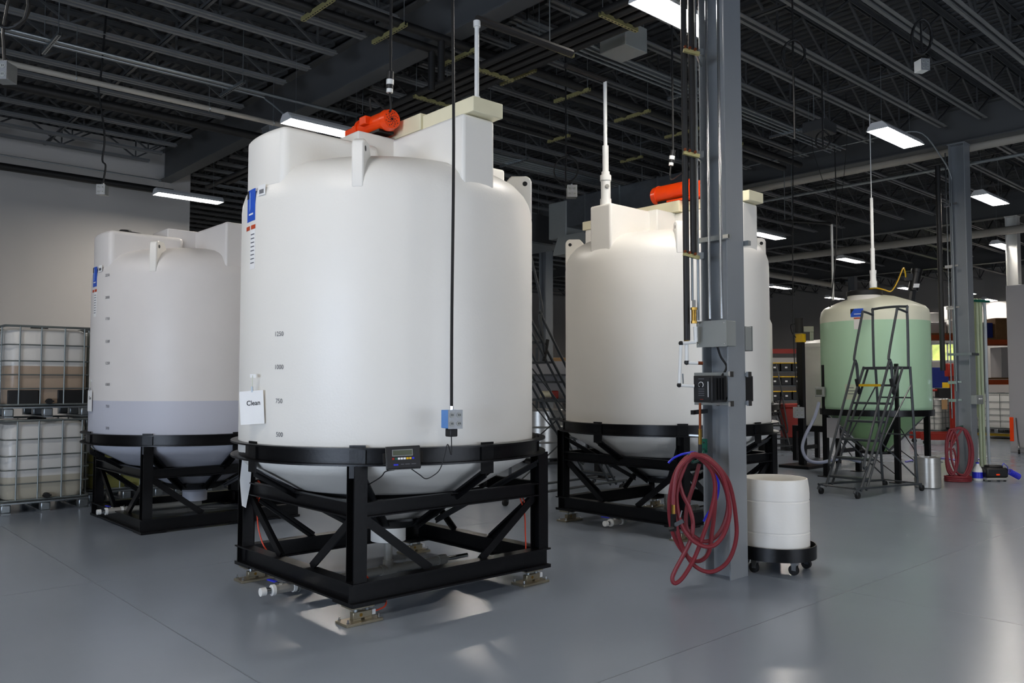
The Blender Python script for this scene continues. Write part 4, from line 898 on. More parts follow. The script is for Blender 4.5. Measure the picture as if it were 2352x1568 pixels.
# ============================================================ rolling ladders
def ladder(label, loc, rotz, n=7, rise=.262, wd=.56, dx=.145):
    t = thing('rolling_ladder', label, 'ladder', loc, rotz, 'rolling warehouse ladders'); h = wd/2; top = n*rise; L = dx*n+.05; gm = lad_m
    X = lambda z: .06+z/top*dx*n
    for s in (-1, 1):
        y = s*h
        obj('stringer', MB().cyl((X(.1), y, .1), (X(top), y, top), .019, 8), gm, t, smooth=True)
        obj('stringer', MB().cyl((X(.1)+.13, y, .1), (X(top)+.1, y, top-.02), .017, 8), gm, t, smooth=True)
        obj('rear_leg', MB().cyl((L+.30, y, top), (L+.42, y, .1), .019, 8), gm, t, smooth=True)
        obj('base_tube', MB().tube(spl([(-.04, y*1.05, .075), (.0, y*1.05, .13), (.1, y*1.05, .14), (L+.36, y*1.05, .11), (L+.45, y*1.05, .1), (L+.48, y*1.05, .06)], 3), .018, 8), gm, t, smooth=True)
        obj('diagonal_tube', MB().cyl((L+.31, y, top*.85), (X(top*.35)+.13, y, top*.35), .010, 8).cyl((L+.40, y, .2), (X(top*.3)+.13, y, top*.45), .010, 8), gm, t, smooth=True)
        z1, z2 = .42, top*1.03
        o_ = .30
        obj('lower_handrail', MB().tube(spl([(X(z1)-.02, y, z1), (X(z1)-.06, y, z1+.12), (X(z2)-.30, y, z2-.08), (X(z2)-.26, y, z2), (X(z2)-.20, y, z2-.03), (X(top*.86), y, top*.82)], 4), .018, 8), gm, t, smooth=True)
        obj('upper_handrail', MB().tube(spl([(X(top*.86), y, top*.82), (X(z2)-.22, y, z2+.01), (X(z2)-.26, y, z2+.10), (X(top)-.02, y, top+.78), (X(top)+.02, y, top+.84), (L+.26, y, top+.80)], 4), .018, 8), gm, t, smooth=True)
        obj('rail_socket', MB().cyl((X(top*.86)-.05, y, top*.90), (X(top*.86)+.02, y, top*.78), .026, 8), rubber, t, smooth=True)
        for x in (0, L+.47):
            f = obj('caster_fork', MB().box(x-.012, x+.012, y*1.05-.02, y*1.05+.02, .05, .1), gm, t)
            obj('wheel', MB().cyl((x+.03, y*1.05-.016, .045), (x+.03, y*1.05+.016, .045), .045, 16), rubber, f, smooth=True)
    obj('guard_rail', MB().tube(spl([(L+.26, -h, top), (L+.26, -h, top+.80), (L+.26, -h+.04, top+.89), (L+.26, h-.04, top+.89), (L+.26, h, top+.80), (L+.26, h, top)], 5), .019, 8), gm, t, smooth=True)
    for k_ in range(1, n):
        z = k_*rise; st = obj('step', MB().box(X(z)-.02, X(z)+.15, -h, h, z-.03, z), gm, t)
    obj('platform', MB().box(X(top)-.04, L+.31, -h, h, top-.04, top), gm, t)
    for z in (.12, top*.45, top*.75): obj('cross_tube', MB().cyl((L+.42-.12*z/top, -h, z), (L+.42-.12*z/top, h, z), .011, 8), gm, t, smooth=True)
    obj('front_cross_tube', MB().cyl((.05, -h*1.05, .13), (.05, h*1.05, .13), .013, 8), gm, t, smooth=True)
    return t
lad_m = mat('dark_grey_powder_coat', '#3a3e41', .35, var=.1)
ld = ladder('dark grey rolling ladder standing in front of the green tank', (11.2, 5.53, 0), math.radians(-9.7))
obj('yellow_notice', MB().box(.06+.145*6-.026, .06+.145*6-.02, -.1, .28, 6*.262-.032, 6*.262+.004), yellow, ld)
ladder('tall rolling ladder partly hidden between the two large white tanks', (9.5, 8.3, 0), math.radians(180), n=9, rise=.27, dx=.2)
ladder('small dark rolling ladder in the distance right of the third tank', (17.4, 9.9, 0), math.radians(62), n=4, rise=.3)
# ============================================================ green tank
gm_ = level_mat('green_liquid_tank_plastic', '#b4d8b6', '#e6e6d0', 2.62-.42, rough=.35, low2='#9fc98f', z2=1.12-.42)
gt = thing('mixing_tank', 'smaller cone-bottom tank filled with green liquid', 'tank', (14.07, 6.24, .42))
gp = [(0, 0), (.13, 0), (.16, .03), (.82, .69), (.86, .72), (.87, .78), (.87, 2.30), (.85, 2.40), (.80, 2.46), (.6, 2.55), (.35, 2.64), (.2, 2.67), (0, 2.67)]
obj('shell', MB().lathe(gp, 72), gm_, gt, smooth=True, ang=50)
hd = obj('manway_ring', MB().lathe([(.20, 2.50), (.27, 2.48), (.27, 2.645), (.20, 2.65)], 32, (-.30, .02, 0), closed=True), poly, gt, smooth=True)
obj('manway_lid', MB().lathe([(0, 2.745), (.24, 2.735), (.285, 2.72), (.285, 2.65), (0, 2.65)], 32, (-.30, .02, 0)), black_pl, gt, smooth=True)
def az_g(px, py):
    c = gt.location; d = ray(px, py); a = d.x*d.x+d.y*d.y; b = -2*(d.x*c.x+d.y*c.y); k = c.x*c.x+c.y*c.y-.87**2
    p = EYEP+d*((-b-math.sqrt(b*b-4*a*k))/(2*a)); return math.atan2(p.y-c.y, p.x-c.x), p.z-c.z
a, z = az_g(1968, 718); lb_ = obj('maker_label', wrap_patch(MB(), .87, a, z, .2, .135), blue_label, gt)
obj('label_corner', MB().extr([(-.1, .067), (-.04, .067), (-.1, -.02)], V((.8745*math.cos(a), .8745*math.sin(a), z)), (-math.sin(a), math.cos(a), 0), (0, 0, 1), (math.cos(a), math.sin(a), 0), .002), ink, lb_)
obj('label_lettering', wrap_patch(MB(), .8725, a+.01, z-.02, .11, .012), paper, lb_)
obj('warning_strip', wrap_patch(MB(), .87, a, z-.09, .1, .022), red_label, gt); obj('instruction_label', wrap_patch(MB(), .87, a, z-.19, .1, .16), poly, gt)
a, z = az_g(1956, 900)
pp = thing('paper_sign', 'pale paper notice taped to the green tank', 'sign', gt.location+V((0, 0, z))); obj('sheet', wrap_patch(MB(), .8725, a, 0, .22, .25), mat('tinted_paper', '#c3cdb0', .7), pp)
for k_, wl_ in enumerate((.08, .14, .12)): obj('print_line', wrap_patch(MB(), .8748, a, .07-.05*k_, wl_, .012, 3), ink_soft, pp)
st = thing('tank_stand', 'black square stand under the green tank', 'stand', (14.07, 6.24, 0)); g = .6
for sx in (-1, 1):
    for sy in (-1, 1):
        tall = 1.9 if (sx, sy) in ((-1, -1), (-1, 1)) else 1.14
        obj('post', MB().box(sx*g-.04, sx*g+.04, sy*g-.04, sy*g+.04, 0.012, tall), black, st); obj('foot_plate', MB().box(sx*g-.16, sx*g+.1, sy*g-.08, sy*g+.08, 0, .012), black, st)
for s in (-1, 1):
    obj('top_rail', MB().box(-g+.04, g-.04, s*g-.03, s*g+.03, 1.04, 1.14), black, st); obj('top_rail', MB().box(s*g-.03, s*g+.03, -g+.04, g-.04, 1.04, 1.14), black, st)
    obj('diagonal_rod', MB().cyl((-g, s*g, .95), (g, s*g, .1), .008, 6), black, st); obj('diagonal_rod', MB().cyl((s*g, -g, .1), (s*g, g, .95), .008, 6), black, st)
obj('ring', MB().lathe([(.87, 1.05), (.9, 1.05), (.9, 1.15), (.87, 1.15)], 48, closed=True), black, st, smooth=True)
for k_ in range(4):
    q = math.pi/4+k_*math.pi/2; d = V((math.cos(q), math.sin(q), 0)); obj('cone_support', MB().bar(d*.84+V((0, 0, 1.06)), d*.2+V((0, 0, .43)), .06, .02, up=d+V((0, 0, 1.2))), black, st)
obj('lower_ring', MB().lathe([(.17, .40), (.28, .40), (.28, .44), (.17, .44)], 24, closed=True), black, st)
mm_ = atd(2091, 627, 14.3)
mx = thing('mixer_motor', 'black tilted mixer motor on top of the green tank', 'motor', (mm_.x, mm_.y, 3.02))
ax = (RT*.22+V((0, 0, 1))).normalized()
obj('bracket', MB().bar((0, 0, -.05), ax*.2, .1, .06), black, mx); obj('motor_body', MB().cyl(ax*.18, ax*.5, .085, 20), black_pl, mx, smooth=True)
obj('motor_cap', MB().cyl(ax*.5, ax*.56, .095, 20), black_pl, mx, smooth=True); obj('terminal_box', MB().obox(ax*.42-RT*.12, RT, UP, FL, .1, .12, .1), black_pl, mx); obj('name_plate', MB().obox(ax*.26-FL*.088, RT, ax, FL, .1, .07, .004), paper, mx)
cable('yellow cord coiled on the green tank and rising to its motor', [atd(1995, 665, 13.8), atd(2010, 661, 13.7), atd(2030, 665, 13.7), atd(2047, 668, 13.8), atd(2062, 645, 14.0), atd(2075, 615, 14.2), mx.location+ax*.42-RT*.17], .012, yellow)
gv = atz(2006, 660, 3.09)
vent('white vent pipe with thick foot on the green tank', gv, [(0, .10, .055), (.10, .22, .045), (.22, .27, .05), (.27, .62, .032), (.62, 1.42, .024)])
pipe('slim white drop tube above the vent of the green tank', (gv.x, gv.y, gv.z+1.42), (gv.x, gv.y, JB), .008, white_p, 'drop_tube')
sp_ = atd(1912, 600, 15.5); pipe('slim pale drop pipe left of the green tank', (sp_.x, sp_.y, zpx(690, 15.5)), (sp_.x, sp_.y, zpx(515, 15.5)), .02, white_p, 'drop_tube')
pipe('short dark pipe at the head of the slim pale drop pipe', (sp_.x, sp_.y, zpx(513, 15.5)), (sp_.x-.2, sp_.y+.85, zpx(495, 15.5)), .025, black_ins, 'drop_tube')
for k_ in (0, .06): pipe('thin hanging rod left of the green tank, %s of a pair' % ('left' if k_ == 0 else 'right'), (sp_.x-.2+k_, sp_.y+.85-k_*2, zpx(495, 15.5)), (sp_.x-.2+k_, sp_.y+.85-k_*2, JB), .006, galv, 'hanger_rod', 'thin hanging rods')
for p0, p1, lb in (((1868, 350), (1935, 520), 'crossing'), ((1945, 330), (1925, 520), 'steeper')):
    A_, B_ = atd(*p0, 13.5), atd(*p1, 14.5); cable('thin %s cord strung in the air left of the green tank' % lb, [V((A_.x, A_.y, DECK-.004)), A_, B_], .005, rubber, 'hanging_cord', k=3)
cc_ = atd(1898, 440, 13.0); c4 = atd(1890, 322, 11.5); coil('small cord coil hanging left of the bright right light', c4, .1, 2, DECK-.004, [c4+V((0, 0, -.1))])
# scale head on the green tank post and its hose
sh = thing('scale_indicator', 'grey scale head on the black post left of the green tank', 'scale', (13.36, 6.85, 1.44)); obj('case', MB().cbox((0, .02, 0), .08, .16, .17), boxgrey, sh, bevel=.01); obj('display', MB().box(-.046, -.041, -.03, .07, -.05, .04), lcd, sh)
obj('arm', MB().box(.03, .14, -.03, .0, -.02, .02), black, sh)
cable('thin dark cord from the ceiling to the scale head', [(13.42, 6.75, 1.78), (13.42, 6.73, 2.6), (13.5, 6.6, 4.0), (13.5, 6.6, JB)], .009, rubber, 'hanging_cord', k=4)
hv = [atd(1881, 925, 13.6), atd(1870, 960, 13.4), atd(1850, 1000, 13.2), atd(1843, 1030, 13.0), atd(1855, 1055, 12.9), atd(1880, 1062, 12.8), atd(1910, 1057, 12.9), atd(1940, 1052, 13.2), atd(1975, 1060, 13.4)]
tag(obj('vinyl_hose', MB().tube(spl(hv, 6), .026, 10), lavender, smooth=True), 'grey vinyl hose drooping under the left of the green tank', 'hose')
cl2 = thing('clipboard', 'pale hanging board on the left post of the green tank stand', 'clipboard', (13.44, 6.68, .66)); obj('sheet', MB().box(-.01, 0, -.1, .12, 0, .34), panelgrey, cl2); obj('hook', MB().cyl((-.005, 0, .34), (-.005, 0, .45), .004, 5), galv, cl2)
# ============================================================ big tank behind the third one, small tank, mixer post
bt = thing('storage_tank', 'wider white tank whose edges show on both sides of the third tank', 'tank', (12.4, 9.35, .5))
obj('shell', MB().lathe([(0, 0), (.2, 0), (1.75, .68), (1.86, .76), (1.86, 2.14), (1.82, 2.24), (1.7, 2.3), (.6, 2.42), (0, 2.42)], 64), poly, bt, smooth=True, ang=50)
bs = thing('tank_stand', 'black stand of the wide tank behind the third tank', 'stand', (12.4, 9.35, 0))
for k_ in range(4):
    q = math.pi/4+k_*math.pi/2+math.pi/4; d = V((math.cos(q), math.sin(q), 0)); obj('post', MB().cbox(d*1.94+V((0, 0, .62)), .1, .1, 1.2), black, bs); obj('foot_plate', MB().cbox(d*1.94+V((0, 0, .01)), .4, .4, .02), black, bs)
obj('ring', MB().lathe([(1.88, 1.12), (1.96, 1.12), (1.96, 1.22), (1.88, 1.22)], 64, closed=True), black, bs, smooth=True)
sm = atd(1898, 900, 17.0)
s6 = thing('storage_tank', 'small white tank half hidden behind the green tank', 'tank', (sm.x, sm.y, .72))
obj('shell', MB().lathe([(0, 0), (.46, 0), (.48, .04), (.48, 1.58), (.5, 1.6), (.5, 1.68), (.42, 1.74), (0, 1.78)], 48), poly, s6, smooth=True)
s7 = thing('tank_stand', 'black frame under the small half-hidden white tank', 'stand', (sm.x, sm.y, 0)); obj('top_frame', MB().box(-.5, .5, -.5, .5, .6, .715), black, s7)
for sx in (-1, 1):
    for sy in (-1, 1): obj('leg', MB().box(sx*.46-.04, sx*.46+.04, sy*.46-.04, sy*.46+.04, 0, .6), black, s7)
for sy in (-1, 1): obj('low_rail', MB().box(-.42, .42, sy*.46-.03, sy*.46+.03, .2, .28), black, s7)
mp = atd(1841, 900, 15.6)
po = thing('mixer_post', 'black mixer post with yellow collar left of the green tank', 'mixer', (mp.x, mp.y, 0)); zt = zpx(770, 15.6)
obj('base', MB().box(-.35, .35, -.3, .3, 0, .05), black, po); obj('post', MB().box(-.055, .055, -.055, .055, .05, zt), black, po); obj('collar', MB().box(-.07, .07, -.07, .07, zt-.13, zt+.03), yellow, po)
obj('motor_body', MB().cyl((-.05, 0, zt+.05), (-.05, .0, zt+.33), .08, 16), black_pl, po, smooth=True); obj('gear_head', MB().obox(V((0, 0, zt+.12))+RT*.12, RT, (0, 0, 1), FL, .22, .1, .12).obox(V((0, 0, zt+.0))+RT*.2, RT, (0, 0, 1), FL, .07, .2, .07), stainless, po)
cable('thin black loop of cord beside the mixer post motor', [V((mp.x, mp.y, zt+.22))-RT*.08, V((mp.x, mp.y, zt+.2))-RT*.18, V((mp.x, mp.y, zt+.05))-RT*.16, V((mp.x, mp.y, zt-.06))-RT*.07], .008, rubber)
ob = thing('outlet_box', 'pale outlet box hanging left of the small white tank', 'outlet box', atd(1834, 947, 14.0), math.radians(-50), 'hanging outlet boxes'); outlet(ob, white_p, 1.5, 0)
pA = ob.location; cable('dark cord from the ceiling to the pale outlet box', [pA+V((0, 0, .12)), pA+V((.05, .1, 1.5)), V((pA.x, pA.y, DECK-.004))], .01, rubber, 'hanging_cord', k=3)
# tote shelving
q0 = atd(1800, 900, 21.0); ts = thing('shelving_unit', 'shelving full of black totes with yellow lids, between third and green tank', 'shelf', (q0.x, q0.y, 0), math.radians(-42.2)); 
for x in (-.45, .45):
    for y in (-.25, .25): obj('upright', MB().box(x-.02, x+.02, y-.02, y+.02, 0, 2.5), lad_m, ts)
for z in (.3, .78, 1.16, 1.53, 1.88): obj('shelf_board', MB().box(-.43, .43, -.27, .27, z-.03, z), lad_m, ts)
R_ = Matrix.Rotation(math.radians(-42.2), 4, 'Z'); nn_ = 0
names_ = {1.88: 'top', 1.53: 'second', 1.16: 'third', .78: 'fourth'}
for z in (.78, 1.16, 1.53, 1.88):
    for j, x in enumerate((-.29, 0, .29)):
        tt = thing('storage_tote', 'black tote with yellow lid on the %s shelf, %s' % (names_[z], ('left', 'middle', 'right')[j]), 'tote', V((q0.x, q0.y, z))+(R_ @ V((x, 0, 0))), math.radians(-42.2), 'black totes on the shelving')
        obj('bin', MB().box(-.13, .13, -.22, .22, 0, .2), black_pl, tt, bevel=.01); obj('lid', MB().box(-.14, .14, -.23, .23, .2, .225), yellow, tt); obj('tag', MB().box(-.03, .03, -.2235, -.222, .08, .12), paper, tt)
rb = thing('tool_chest', 'red tool box low beside the tote shelving', 'box', atd(1822, 960, 19.5)); rb.location.z = 0; rb.rotation_euler = (0, 0, math.radians(-42))
obj('body', MB().box(-.25, .25, -.2, .2, .3, 1.0), red, rb, bevel=.02); obj('lid', MB().box(-.26, .26, -.21, .21, 1.0, 1.1), red, rb, bevel=.02); obj('trestle', MB().box(-.25, .25, -.2, .2, 0, .3), black_pl, rb)
rs = thing('wall_rack', 'dark rack with a red beam against the far wall', 'rack', atd(1806, 800, 27)); rs.location.z = 0; rs.rotation_euler = (0, 0, math.radians(-42))
obj('red_beam', MB().box(-.8, .8, -.05, .05, 2.55, 2.7), red, rs); obj('upright', MB().box(-.85, -.78, -.4, .4, 0, 2.8), lad_m, rs); obj('upright', MB().box(.78, .85, -.4, .4, 0, 2.8), lad_m, rs); obj('shelf', MB().box(-.78, .78, -.4, .4, 2.2, 2.4), wallfar, rs)
# ============================================================ gap between the first and third tanks
sd = atd(1243, 960, 16.5); dr = thing('steel_drum', 'shiny stainless drum in the gap between the white tanks', 'drum', (sd.x, sd.y, .1))
obj('shell', MB().lathe([(0, 0), (.40, 0), (.42, .02), (.42, .30), (.435, .32), (.42, .34), (.42, .60), (.435, .62), (.42, .64), (.42, .93), (.435, .95), (.42, .97), (0, .95)], 40), stainless, dr, smooth=True)
dd_ = thing('drum_dolly', 'black dolly under the stainless drum', 'dolly', (sd.x, sd.y, 0)); obj('deck', MB().lathe([(0, .05), (.44, .05), (.44, .098), (0, .098)], 32), black, dd_)
for k_ in range(4): a = math.pi/4+k_*math.pi/2; obj('wheel', MB().cyl((.35*math.cos(a), .35*math.sin(a)-.015, .03), (.35*math.cos(a), .35*math.sin(a)+.015, .03), .03, 12), rubber, dd_)
wb = atd(1256, 890, 19.0); wk = thing('work_table', 'dark bench with tools behind the stainless drum', 'table', (wb.x, wb.y, 0), math.radians(-42))
obj('top', MB().box(-1.0, 1.0, -.35, .35, 1.18, 1.23), lad_m, wk); obj('upper_shelf', MB().box(-1.0, 1.0, -.3, .35, 1.75, 1.79), lad_m, wk); obj('back_panel', MB().box(-1, 1, .33, .35, 1.23, 2.1), panelgrey, wk)
for x in (-.95, .95):
    for y in (-.3, .3): obj('leg', MB().box(x-.03, x+.03, y-.03, y+.03, 0, 1.18 if y < 0 else 2.1), lad_m, wk)
def on_bench(x, y, z): return V((wb.x, wb.y, z))+(Matrix.Rotation(math.radians(-42), 4, 'Z') @ V((x, y, 0)))
o_ = thing('spray_pump', 'cream and red air pump on the dark bench', 'pump', on_bench(.0, -.1, 1.23), math.radians(-42)); obj('motor', MB().cyl((-.16, 0, .1), (.1, 0, .1), .08, 14), poly_y, o_, smooth=True); obj('head', MB().box(.1, .26, -.1, .1, 0, .18), red, o_, bevel=.02)
bxs = atd(1278, 820, 24)
tb = thing('storage_rack', 'rack holding cartons seen in the gap between the tanks', 'rack', (bxs.x, bxs.y, 0), math.radians(-42))
for z in (1.2, 1.75): obj('shelf_board', MB().box(-.6, .6, -.4, .4, z-.06, z), lad_m, tb)
for x in (-.58, .58): obj('upright', MB().box(x-.03, x+.03, -.4, .4, 0, 2.6), lad_m, tb)
for (x, z, w2, h2, mt, lb) in ((.0, 1.751, .7, .42, paper, 'white carton on the upper shelf in the gap between tanks'), (-.05, 2.172, .75, .14, cardboard, 'brown carton lying on the white carton in the gap'), (.05, 1.201, .6, .35, cardboard, 'brown carton on the lower shelf in the gap between tanks')):
    o_ = obj('carton', MB().box(-w2/2, w2/2, -.3, .3, 0, h2), mt, bevel=.008); o_.location = V((bxs.x, bxs.y, z))+(R_ @ V((x, 0, 0))); o_.rotation_euler = (0, 0, math.radians(-42.2)); tag(o_, lb, 'carton')
# ============================================================ right-hand side, around the second column
pt = atz(2141, 1122, 0); pot = thing('stock_pot', 'stainless steel pot on the floor beside the rolling ladder', 'pot', (pt.x+.1, pt.y+.1, 0))
obj('shell', MB().lathe([(0, 0), (.17, 0), (.185, .015), (.185, .45), (.192, .455), (.192, .462), (.178, .462), (.176, .03), (0, .02)], 40), stainless, pot, smooth=True)
for s in (-1, 1): obj('handle', MB().tube(spl([RT*(s*.185)+V((0, 0, .38))-FL*.05, RT*(s*.235)+V((0, 0, .39))-FL*.045, RT*(s*.235)+V((0, 0, .39))+FL*.045, RT*(s*.185)+V((0, 0, .38))+FL*.05], 4), .007, 6), chrome, pot, smooth=True)
def loop(c, rx, rz, dd, n=18, ph=math.pi/2): return [c+RT*(rx*math.cos(ph+2*math.pi*i/n))+V((0, 0, rz*math.sin(ph+2*math.pi*i/n)))+FL*(dd*i/n) for i in range(n)]
hc = atd(2200, 1020, 13.35); hc.z = .46; pts = []
for rx, rz, dx_, dz_ in ((.20, .40, .02, 0), (.17, .38, .05, .02), (.21, .42, .03, -.01), (.1, .36, -.1, .02), (.18, .4, .0, .0), (.08, .22, -.12, -.14)): pts += loop(hc+RT*dx_+V((0, 0, dz_)), rx, rz, -.015)
ch = thing('coiled_hose', 'dark red hose coiled low on the right column by the pot', 'hose', (hc.x, hc.y, 0)); obj('hose', MB().tube(spl(pts, 2), .017, 7), redhose, ch, smooth=True, world=True)
pile = []
for k_ in range(3):
    for i in range(14): a = 2*math.pi*i/14; pile.append(V((hc.x, hc.y, .02+.03*k_))+RT*(.2*math.cos(a)-.04)+FL*(.13*math.sin(a)-.05))
obj('floor_coil', MB().tube(spl(pile, 2), .017, 7), redhose, ch, smooth=True, world=True)
hk2 = obj('hose_hook', MB().bar((14.78, 5.12, .87), hc+V((0, 0, .41)), .03, .03), green_p); tag(hk2, 'hook holding the red hose on the right column', 'hook')
for i, (px, mt, lb) in enumerate(((2249, clearhose, 'left'), (2257, clearhose, 'middle'), (2267, mat('clear_tube', '#aab0b4', .2, var=.08), 'right'))):
    p_ = atd(px, 900, 14.1+.05*i)
    tb_ = [V((p_.x, p_.y, .02+.0*i))+RT*(-.02 if i == 0 else .02), V((p_.x, p_.y, .3)), V((p_.x, p_.y, 1.6)), V((p_.x, p_.y, 2.9)), V((p_.x, p_.y, 3.0))+FL*.06, V((p_.x, p_.y, 2.85))+FL*.12, V((p_.x, p_.y, 1.0))+FL*.12]
    tag(obj('clear_tube', MB().tube(spl(tb_, 5), .026, 10), mt, smooth=True), 'long pale flexible tube hanging right of the right column, %s of three' % lb, 'tube', 'pale tubes by the right column')
tr_ = obj('tube_rail', MB().bar((15.03, 5.08, 2.99), atd(2272, 692, 14.2), .03, .04), green_p); tag(tr_, 'green rail from which the pale tubes hang at the right column', 'rail')
sb = thing('switch_box', 'grey control box with three lights on the right column', 'electrical box', (14.9, 4.965, 1.24)); obj('case', MB().box(-.16, .16, -.09, .0, 0, .15), boxgrey, sb, bevel=.006)
for x in (-.05, .01, .07): obj('lamp', MB().cyl((x, -.09, .09), (x, -.1, .09), .012, 8), paper, sb)
bl = atz(2246, 1103, 0); bo = thing('jug', 'white plastic jug with blue label on the floor by the right column', 'bottle', (bl.x, bl.y, 0))
obj('body', MB().lathe([(0, 0), (.075, 0), (.08, .01), (.08, .16), (.07, .19), (.03, .25), (.025, .275), (0, .275)], 24), white_p, bo, smooth=True); obj('label_band', MB().lathe([(.0815, .04), (.0815, .14)], 24), bluehose, bo, smooth=True); obj('cap', MB().cyl((0, 0, .275), (0, 0, .295), .026, 14), bluehose, bo)
pu = atz(2283, 1104, 0); pm = thing('air_compressor', 'small black air compressor on the floor at right', 'compressor', (pu.x, pu.y, 0), math.radians(-40))
obj('base', MB().box(-.17, .17, -.1, .1, .02, .06), stainless, pm, bevel=.006); obj('case', MB().box(-.18, .18, -.11, .12, .06, .22), black_pl, pm, bevel=.03); obj('cover', MB().box(-.12, .12, -.08, .09, .2, .26), black_pl, pm, bevel=.03)
obj('badge', MB().box(-.03, .03, -.113, -.111, .1, .125), orange, pm)
for x in (-.13, .13):
    for y in (-.08, .08): obj('rubber_foot', MB().cyl((x, y, 0), (x, y, .02), .02, 10), rubber, pm)
hx_ = []; 
for i in range(110): a = i*.62; hx_.append(V((.26+.0015*i+.02*math.sin(a), .042*math.cos(a), .15-.0008*i+.04*math.sin(a))))
obj('coil_hose', MB().tube([V((.16, .05, .2)), V((.2, .05, .28)), V((.25, .02, .22))]+hx_, .007, 6), bluehose, pm, smooth=True)
fh = atz(2090, 1056, 0); fh2 = atz(2235, 1050, 0)
cable('violet-blue hose lying on the floor behind the pot', [atz(2080, 1060, .015), atz(2120, 1053, .015), atz(2165, 1052, .015), atz(2215, 1058, .015), atz(2250, 1054, .015)], .02, mat('violet_hose', '#7d78c0', .4), 'floor_hose')
# red lifting stand
rp = atd(2190, 950, 21.5); rl = thing('drum_lifter', 'red drum lifter with black box standing before the far containers', 'lifter', (rp.x, rp.y, 0), math.radians(-42))
obj('mast', MB().box(-.07, .07, -.06, .06, .1, 2.05), red, rl); obj('mast_head', MB().box(-.16, .14, -.1, .1, 1.75, 2.1), red, rl, bevel=.02); obj('control_box', MB().box(-.42, -.12, -.1, .1, 1.2, 1.45), black_pl, rl); obj('lever_arm', MB().cyl((-.8, 0, 1.38), (.1, 0, 1.42), .03, 8), red, rl, smooth=True); obj('yellow_tag', MB().box(-.33, -.15, -.12, -.1, 1.46, 1.6), yellow, rl); obj('tag_card', MB().box(-.36, -.22, -.12, -.1, .9, 1.15), cardboard, rl)
obj('base_leg', MB().box(-1.0, .2, -.35, -.25, .12, .3), red, rl); obj('base_leg', MB().box(-1.0, .2, .25, .35, .12, .3), red, rl); obj('cross_head', MB().box(-.05, .12, -.25, .25, .1, .28), red, rl)
for x in (-.9, .1):
    for y in (-.3, .3): obj('wheel', MB().cyl((x, y-.03, .06), (x, y+.03, .06), .06, 14), rubber, rl)
bf = atd(2160, 868, 24.2); bsn = thing('blue_screen', 'dark blue fabric screen standing behind the red lifter', 'screen', (bf.x, bf.y, 0), math.radians(-42.2)); obj('fabric', MB().box(-.38, .38, -.02, .02, 1.44, 2.04), bluefab, bsn, bevel=.008)
for x in (-.37, .37): obj('leg', MB().box(x-.02, x+.02, -.02, .02, 0, 1.44), lad_m, bsn)
iw = ibc_proto(mi_plain); p_ = atd(2128, 950, 25.5); iw.location = (p_.x, p_.y, 0); iw['label'] = 'far white caged container just right of the green tank'
p_ = atd(2185, 950, 26.3); dup(iw, (p_.x, p_.y, 0), label='far white caged container behind the red lifter')
p_ = atd(2300, 950, 23.6); dup(iw, (p_.x, p_.y, .16), label='far white caged container on the yellow pallet truck')
pj = thing('pallet_truck', 'yellow pallet truck under a far white container', 'pallet truck', (p_.x, p_.y, 0), math.radians(90))
for y in (-.27, .27): obj('fork', MB().box(-.75, .6, y-.08, y+.08, .08, .155), yellow, pj); obj('fork_wheel', MB().cyl((.45, y-.03, .04), (.45, y+.03, .04), .04, 12), rubber, pj)
obj('head', MB().box(-.95, -.75, -.27, .27, .06, .3), yellow, pj, bevel=.02); obj('handle', MB().tube([(-.85, 0, .3), (-.95, .05, .9), (-1.0, .08, 1.15)], .025, 8), yellow, pj); obj('steer_wheel', MB().cyl((-.85, -.05, .07), (-.85, .05, .07), .07, 14), rubber, pj)
# pallet racks far right
def rack(label, px0, px1, dep, levels, seed):
    a = atd(px0, 900, dep); b = atd(px1, 900, dep); c = (a+b)/2; wd = (b-a).length; q = math.atan2((b-a).y, (b-a).x)
    t = thing('pallet_rack', label, 'rack', (c.x, c.y, 0), q, 'orange pallet racks')
    for x in (-wd/2, wd/2):
        for y in (-.4, .4): obj('upright', MB().box(x-.045, x+.045, y-.04, y+.04, 0, levels[-1]+.5), lad_m, t)
    for z in levels:
        for y in (-.4, .4): obj('beam', MB().box(-wd/2+.045, wd/2-.045, y-.03, y+.03, z-.22, z-.06), orange_r, t)
        obj('deck', MB().box(-wd/2+.045, wd/2-.045, -.37, .37, z-.05, z), wood, t)
    return t, q, c
orange_r = mat('rust_orange_rack', '#a8481f', .5, var=.15)
r1, q1_, c1_ = rack('orange pallet rack seen right of the green tank', 2118, 2232, 29.5, [3.35], 1)
r2, q2_, c2_ = rack('orange pallet rack seen left of the grey panel', 2250, 2345, 27.0, [1.75, 3.05], 2)
def goods(c, q, x, z, sx, sy, sz, mt, lb, name='carton', cat='carton'):
    o = obj(name, MB().box(-sx/2, sx/2, -sy/2, sy/2, 0, sz), mt, bevel=.02); o.location = V((c.x, c.y, z))+(Matrix.Rotation(q, 4, 'Z') @ V((x, 0, 0))); o.rotation_euler = (0, 0, q); return tag(o, lb, cat)
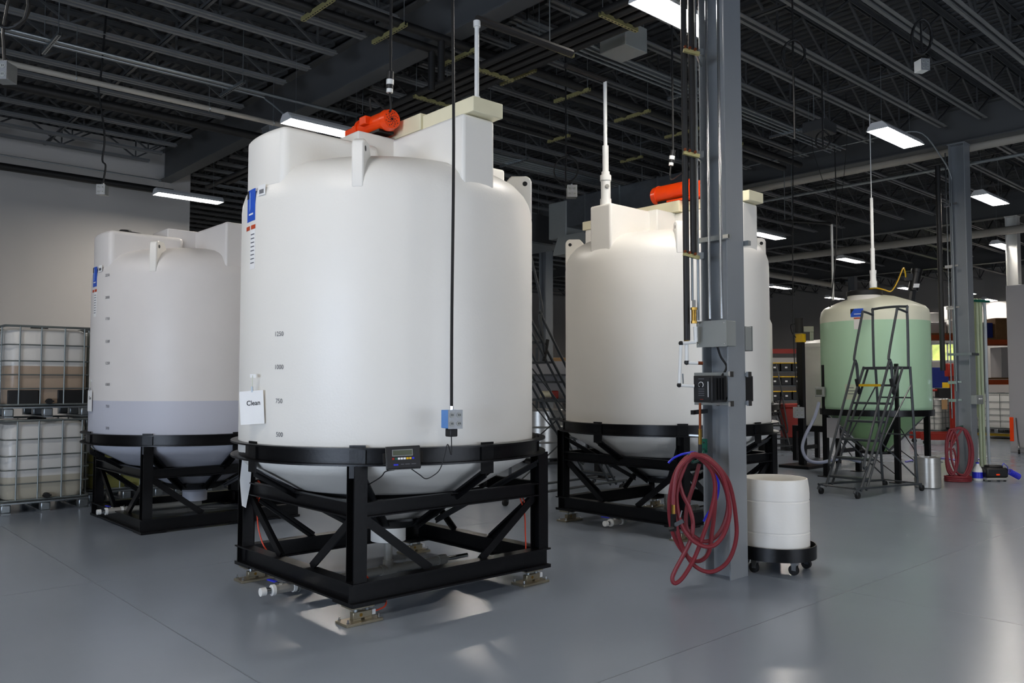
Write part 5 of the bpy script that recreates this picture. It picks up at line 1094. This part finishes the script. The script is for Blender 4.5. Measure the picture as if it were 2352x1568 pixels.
goods(c1_, q1_, -.42, 3.35, .62, .6, .4, panelgrey, 'grey crate on the orange rack right of the green tank'); goods(c1_, q1_, .25, 3.35, .6, .6, .48, paper, 'white carton on the orange rack right of the green tank'); goods(c1_, q1_, .2, 3.832, .5, .5, .5, paper, 'white drum-like carton atop the orange rack', 'carton'); goods(c1_, q1_, -.5, 3.751, .4, .4, .35, white_p, 'small white box atop the grey crate on the rack')
goods(c2_, q2_, .2, 3.05, 1.0, .7, .65, wood, 'stack of dark pallets on the rack left of the grey panel', 'pallet_stack', 'pallets'); goods(c2_, q2_, -.45, 3.05, .25, .5, .5, bluefab, 'dark blue bale on the rack left of the grey panel', 'bale', 'bale')
goods(c2_, q2_, .3, 1.75, .85, .6, 1.0, panelgrey, 'grey wrapped load on the rack left of the grey panel', 'wrapped_load', 'load'); goods(c2_, q2_, .25, .0, .9, .6, 1.2, black_pl, 'dark load under the rack left of the grey panel', 'wrapped_load', 'load')
wl2 = atd(2290, 725, 30); 
gp_ = thing('grey_enclosure', 'large plain light grey enclosure at the right edge', 'enclosure', (21.3, 3.9, 0)); obj('shell', MB().box(0, 2.6, 0, 2.46, 0, 3.85), panelgrey, gp_, bevel=.01)
obj('orange_strip', MB().box(-.012, 0, 2.38, 2.46, .25, .8), orange, gp_)
ct = atz(2338, 1036, 0); cr = thing('tube_cart', 'chrome tube cart in front of the grey enclosure', 'cart', (ct.x-.3, ct.y-.5, 0), math.radians(20))
for y in (0, .4): obj('side_frame', MB().tube(spl([(-.4, y, .1), (-.4, y, .2), (.1, y, .75), (.4, y, 1.3), (.45, y, 1.5)], 3), .018, 8), chrome, cr, smooth=True); obj('base_rail', MB().cyl((-.4, y, .12), (.5, y, .12), .016, 8), chrome, cr, smooth=True)
for x in (-.35, 0, .45): obj('cross_tube', MB().cyl((x, 0, .12), (x, .4, .12), .014, 8), chrome, cr, smooth=True)
for x in (-.38, .48):
    for y in (0, .4): obj('wheel', MB().cyl((x, y-.02, .05), (x, y+.02, .05), .05, 12), rubber, cr)
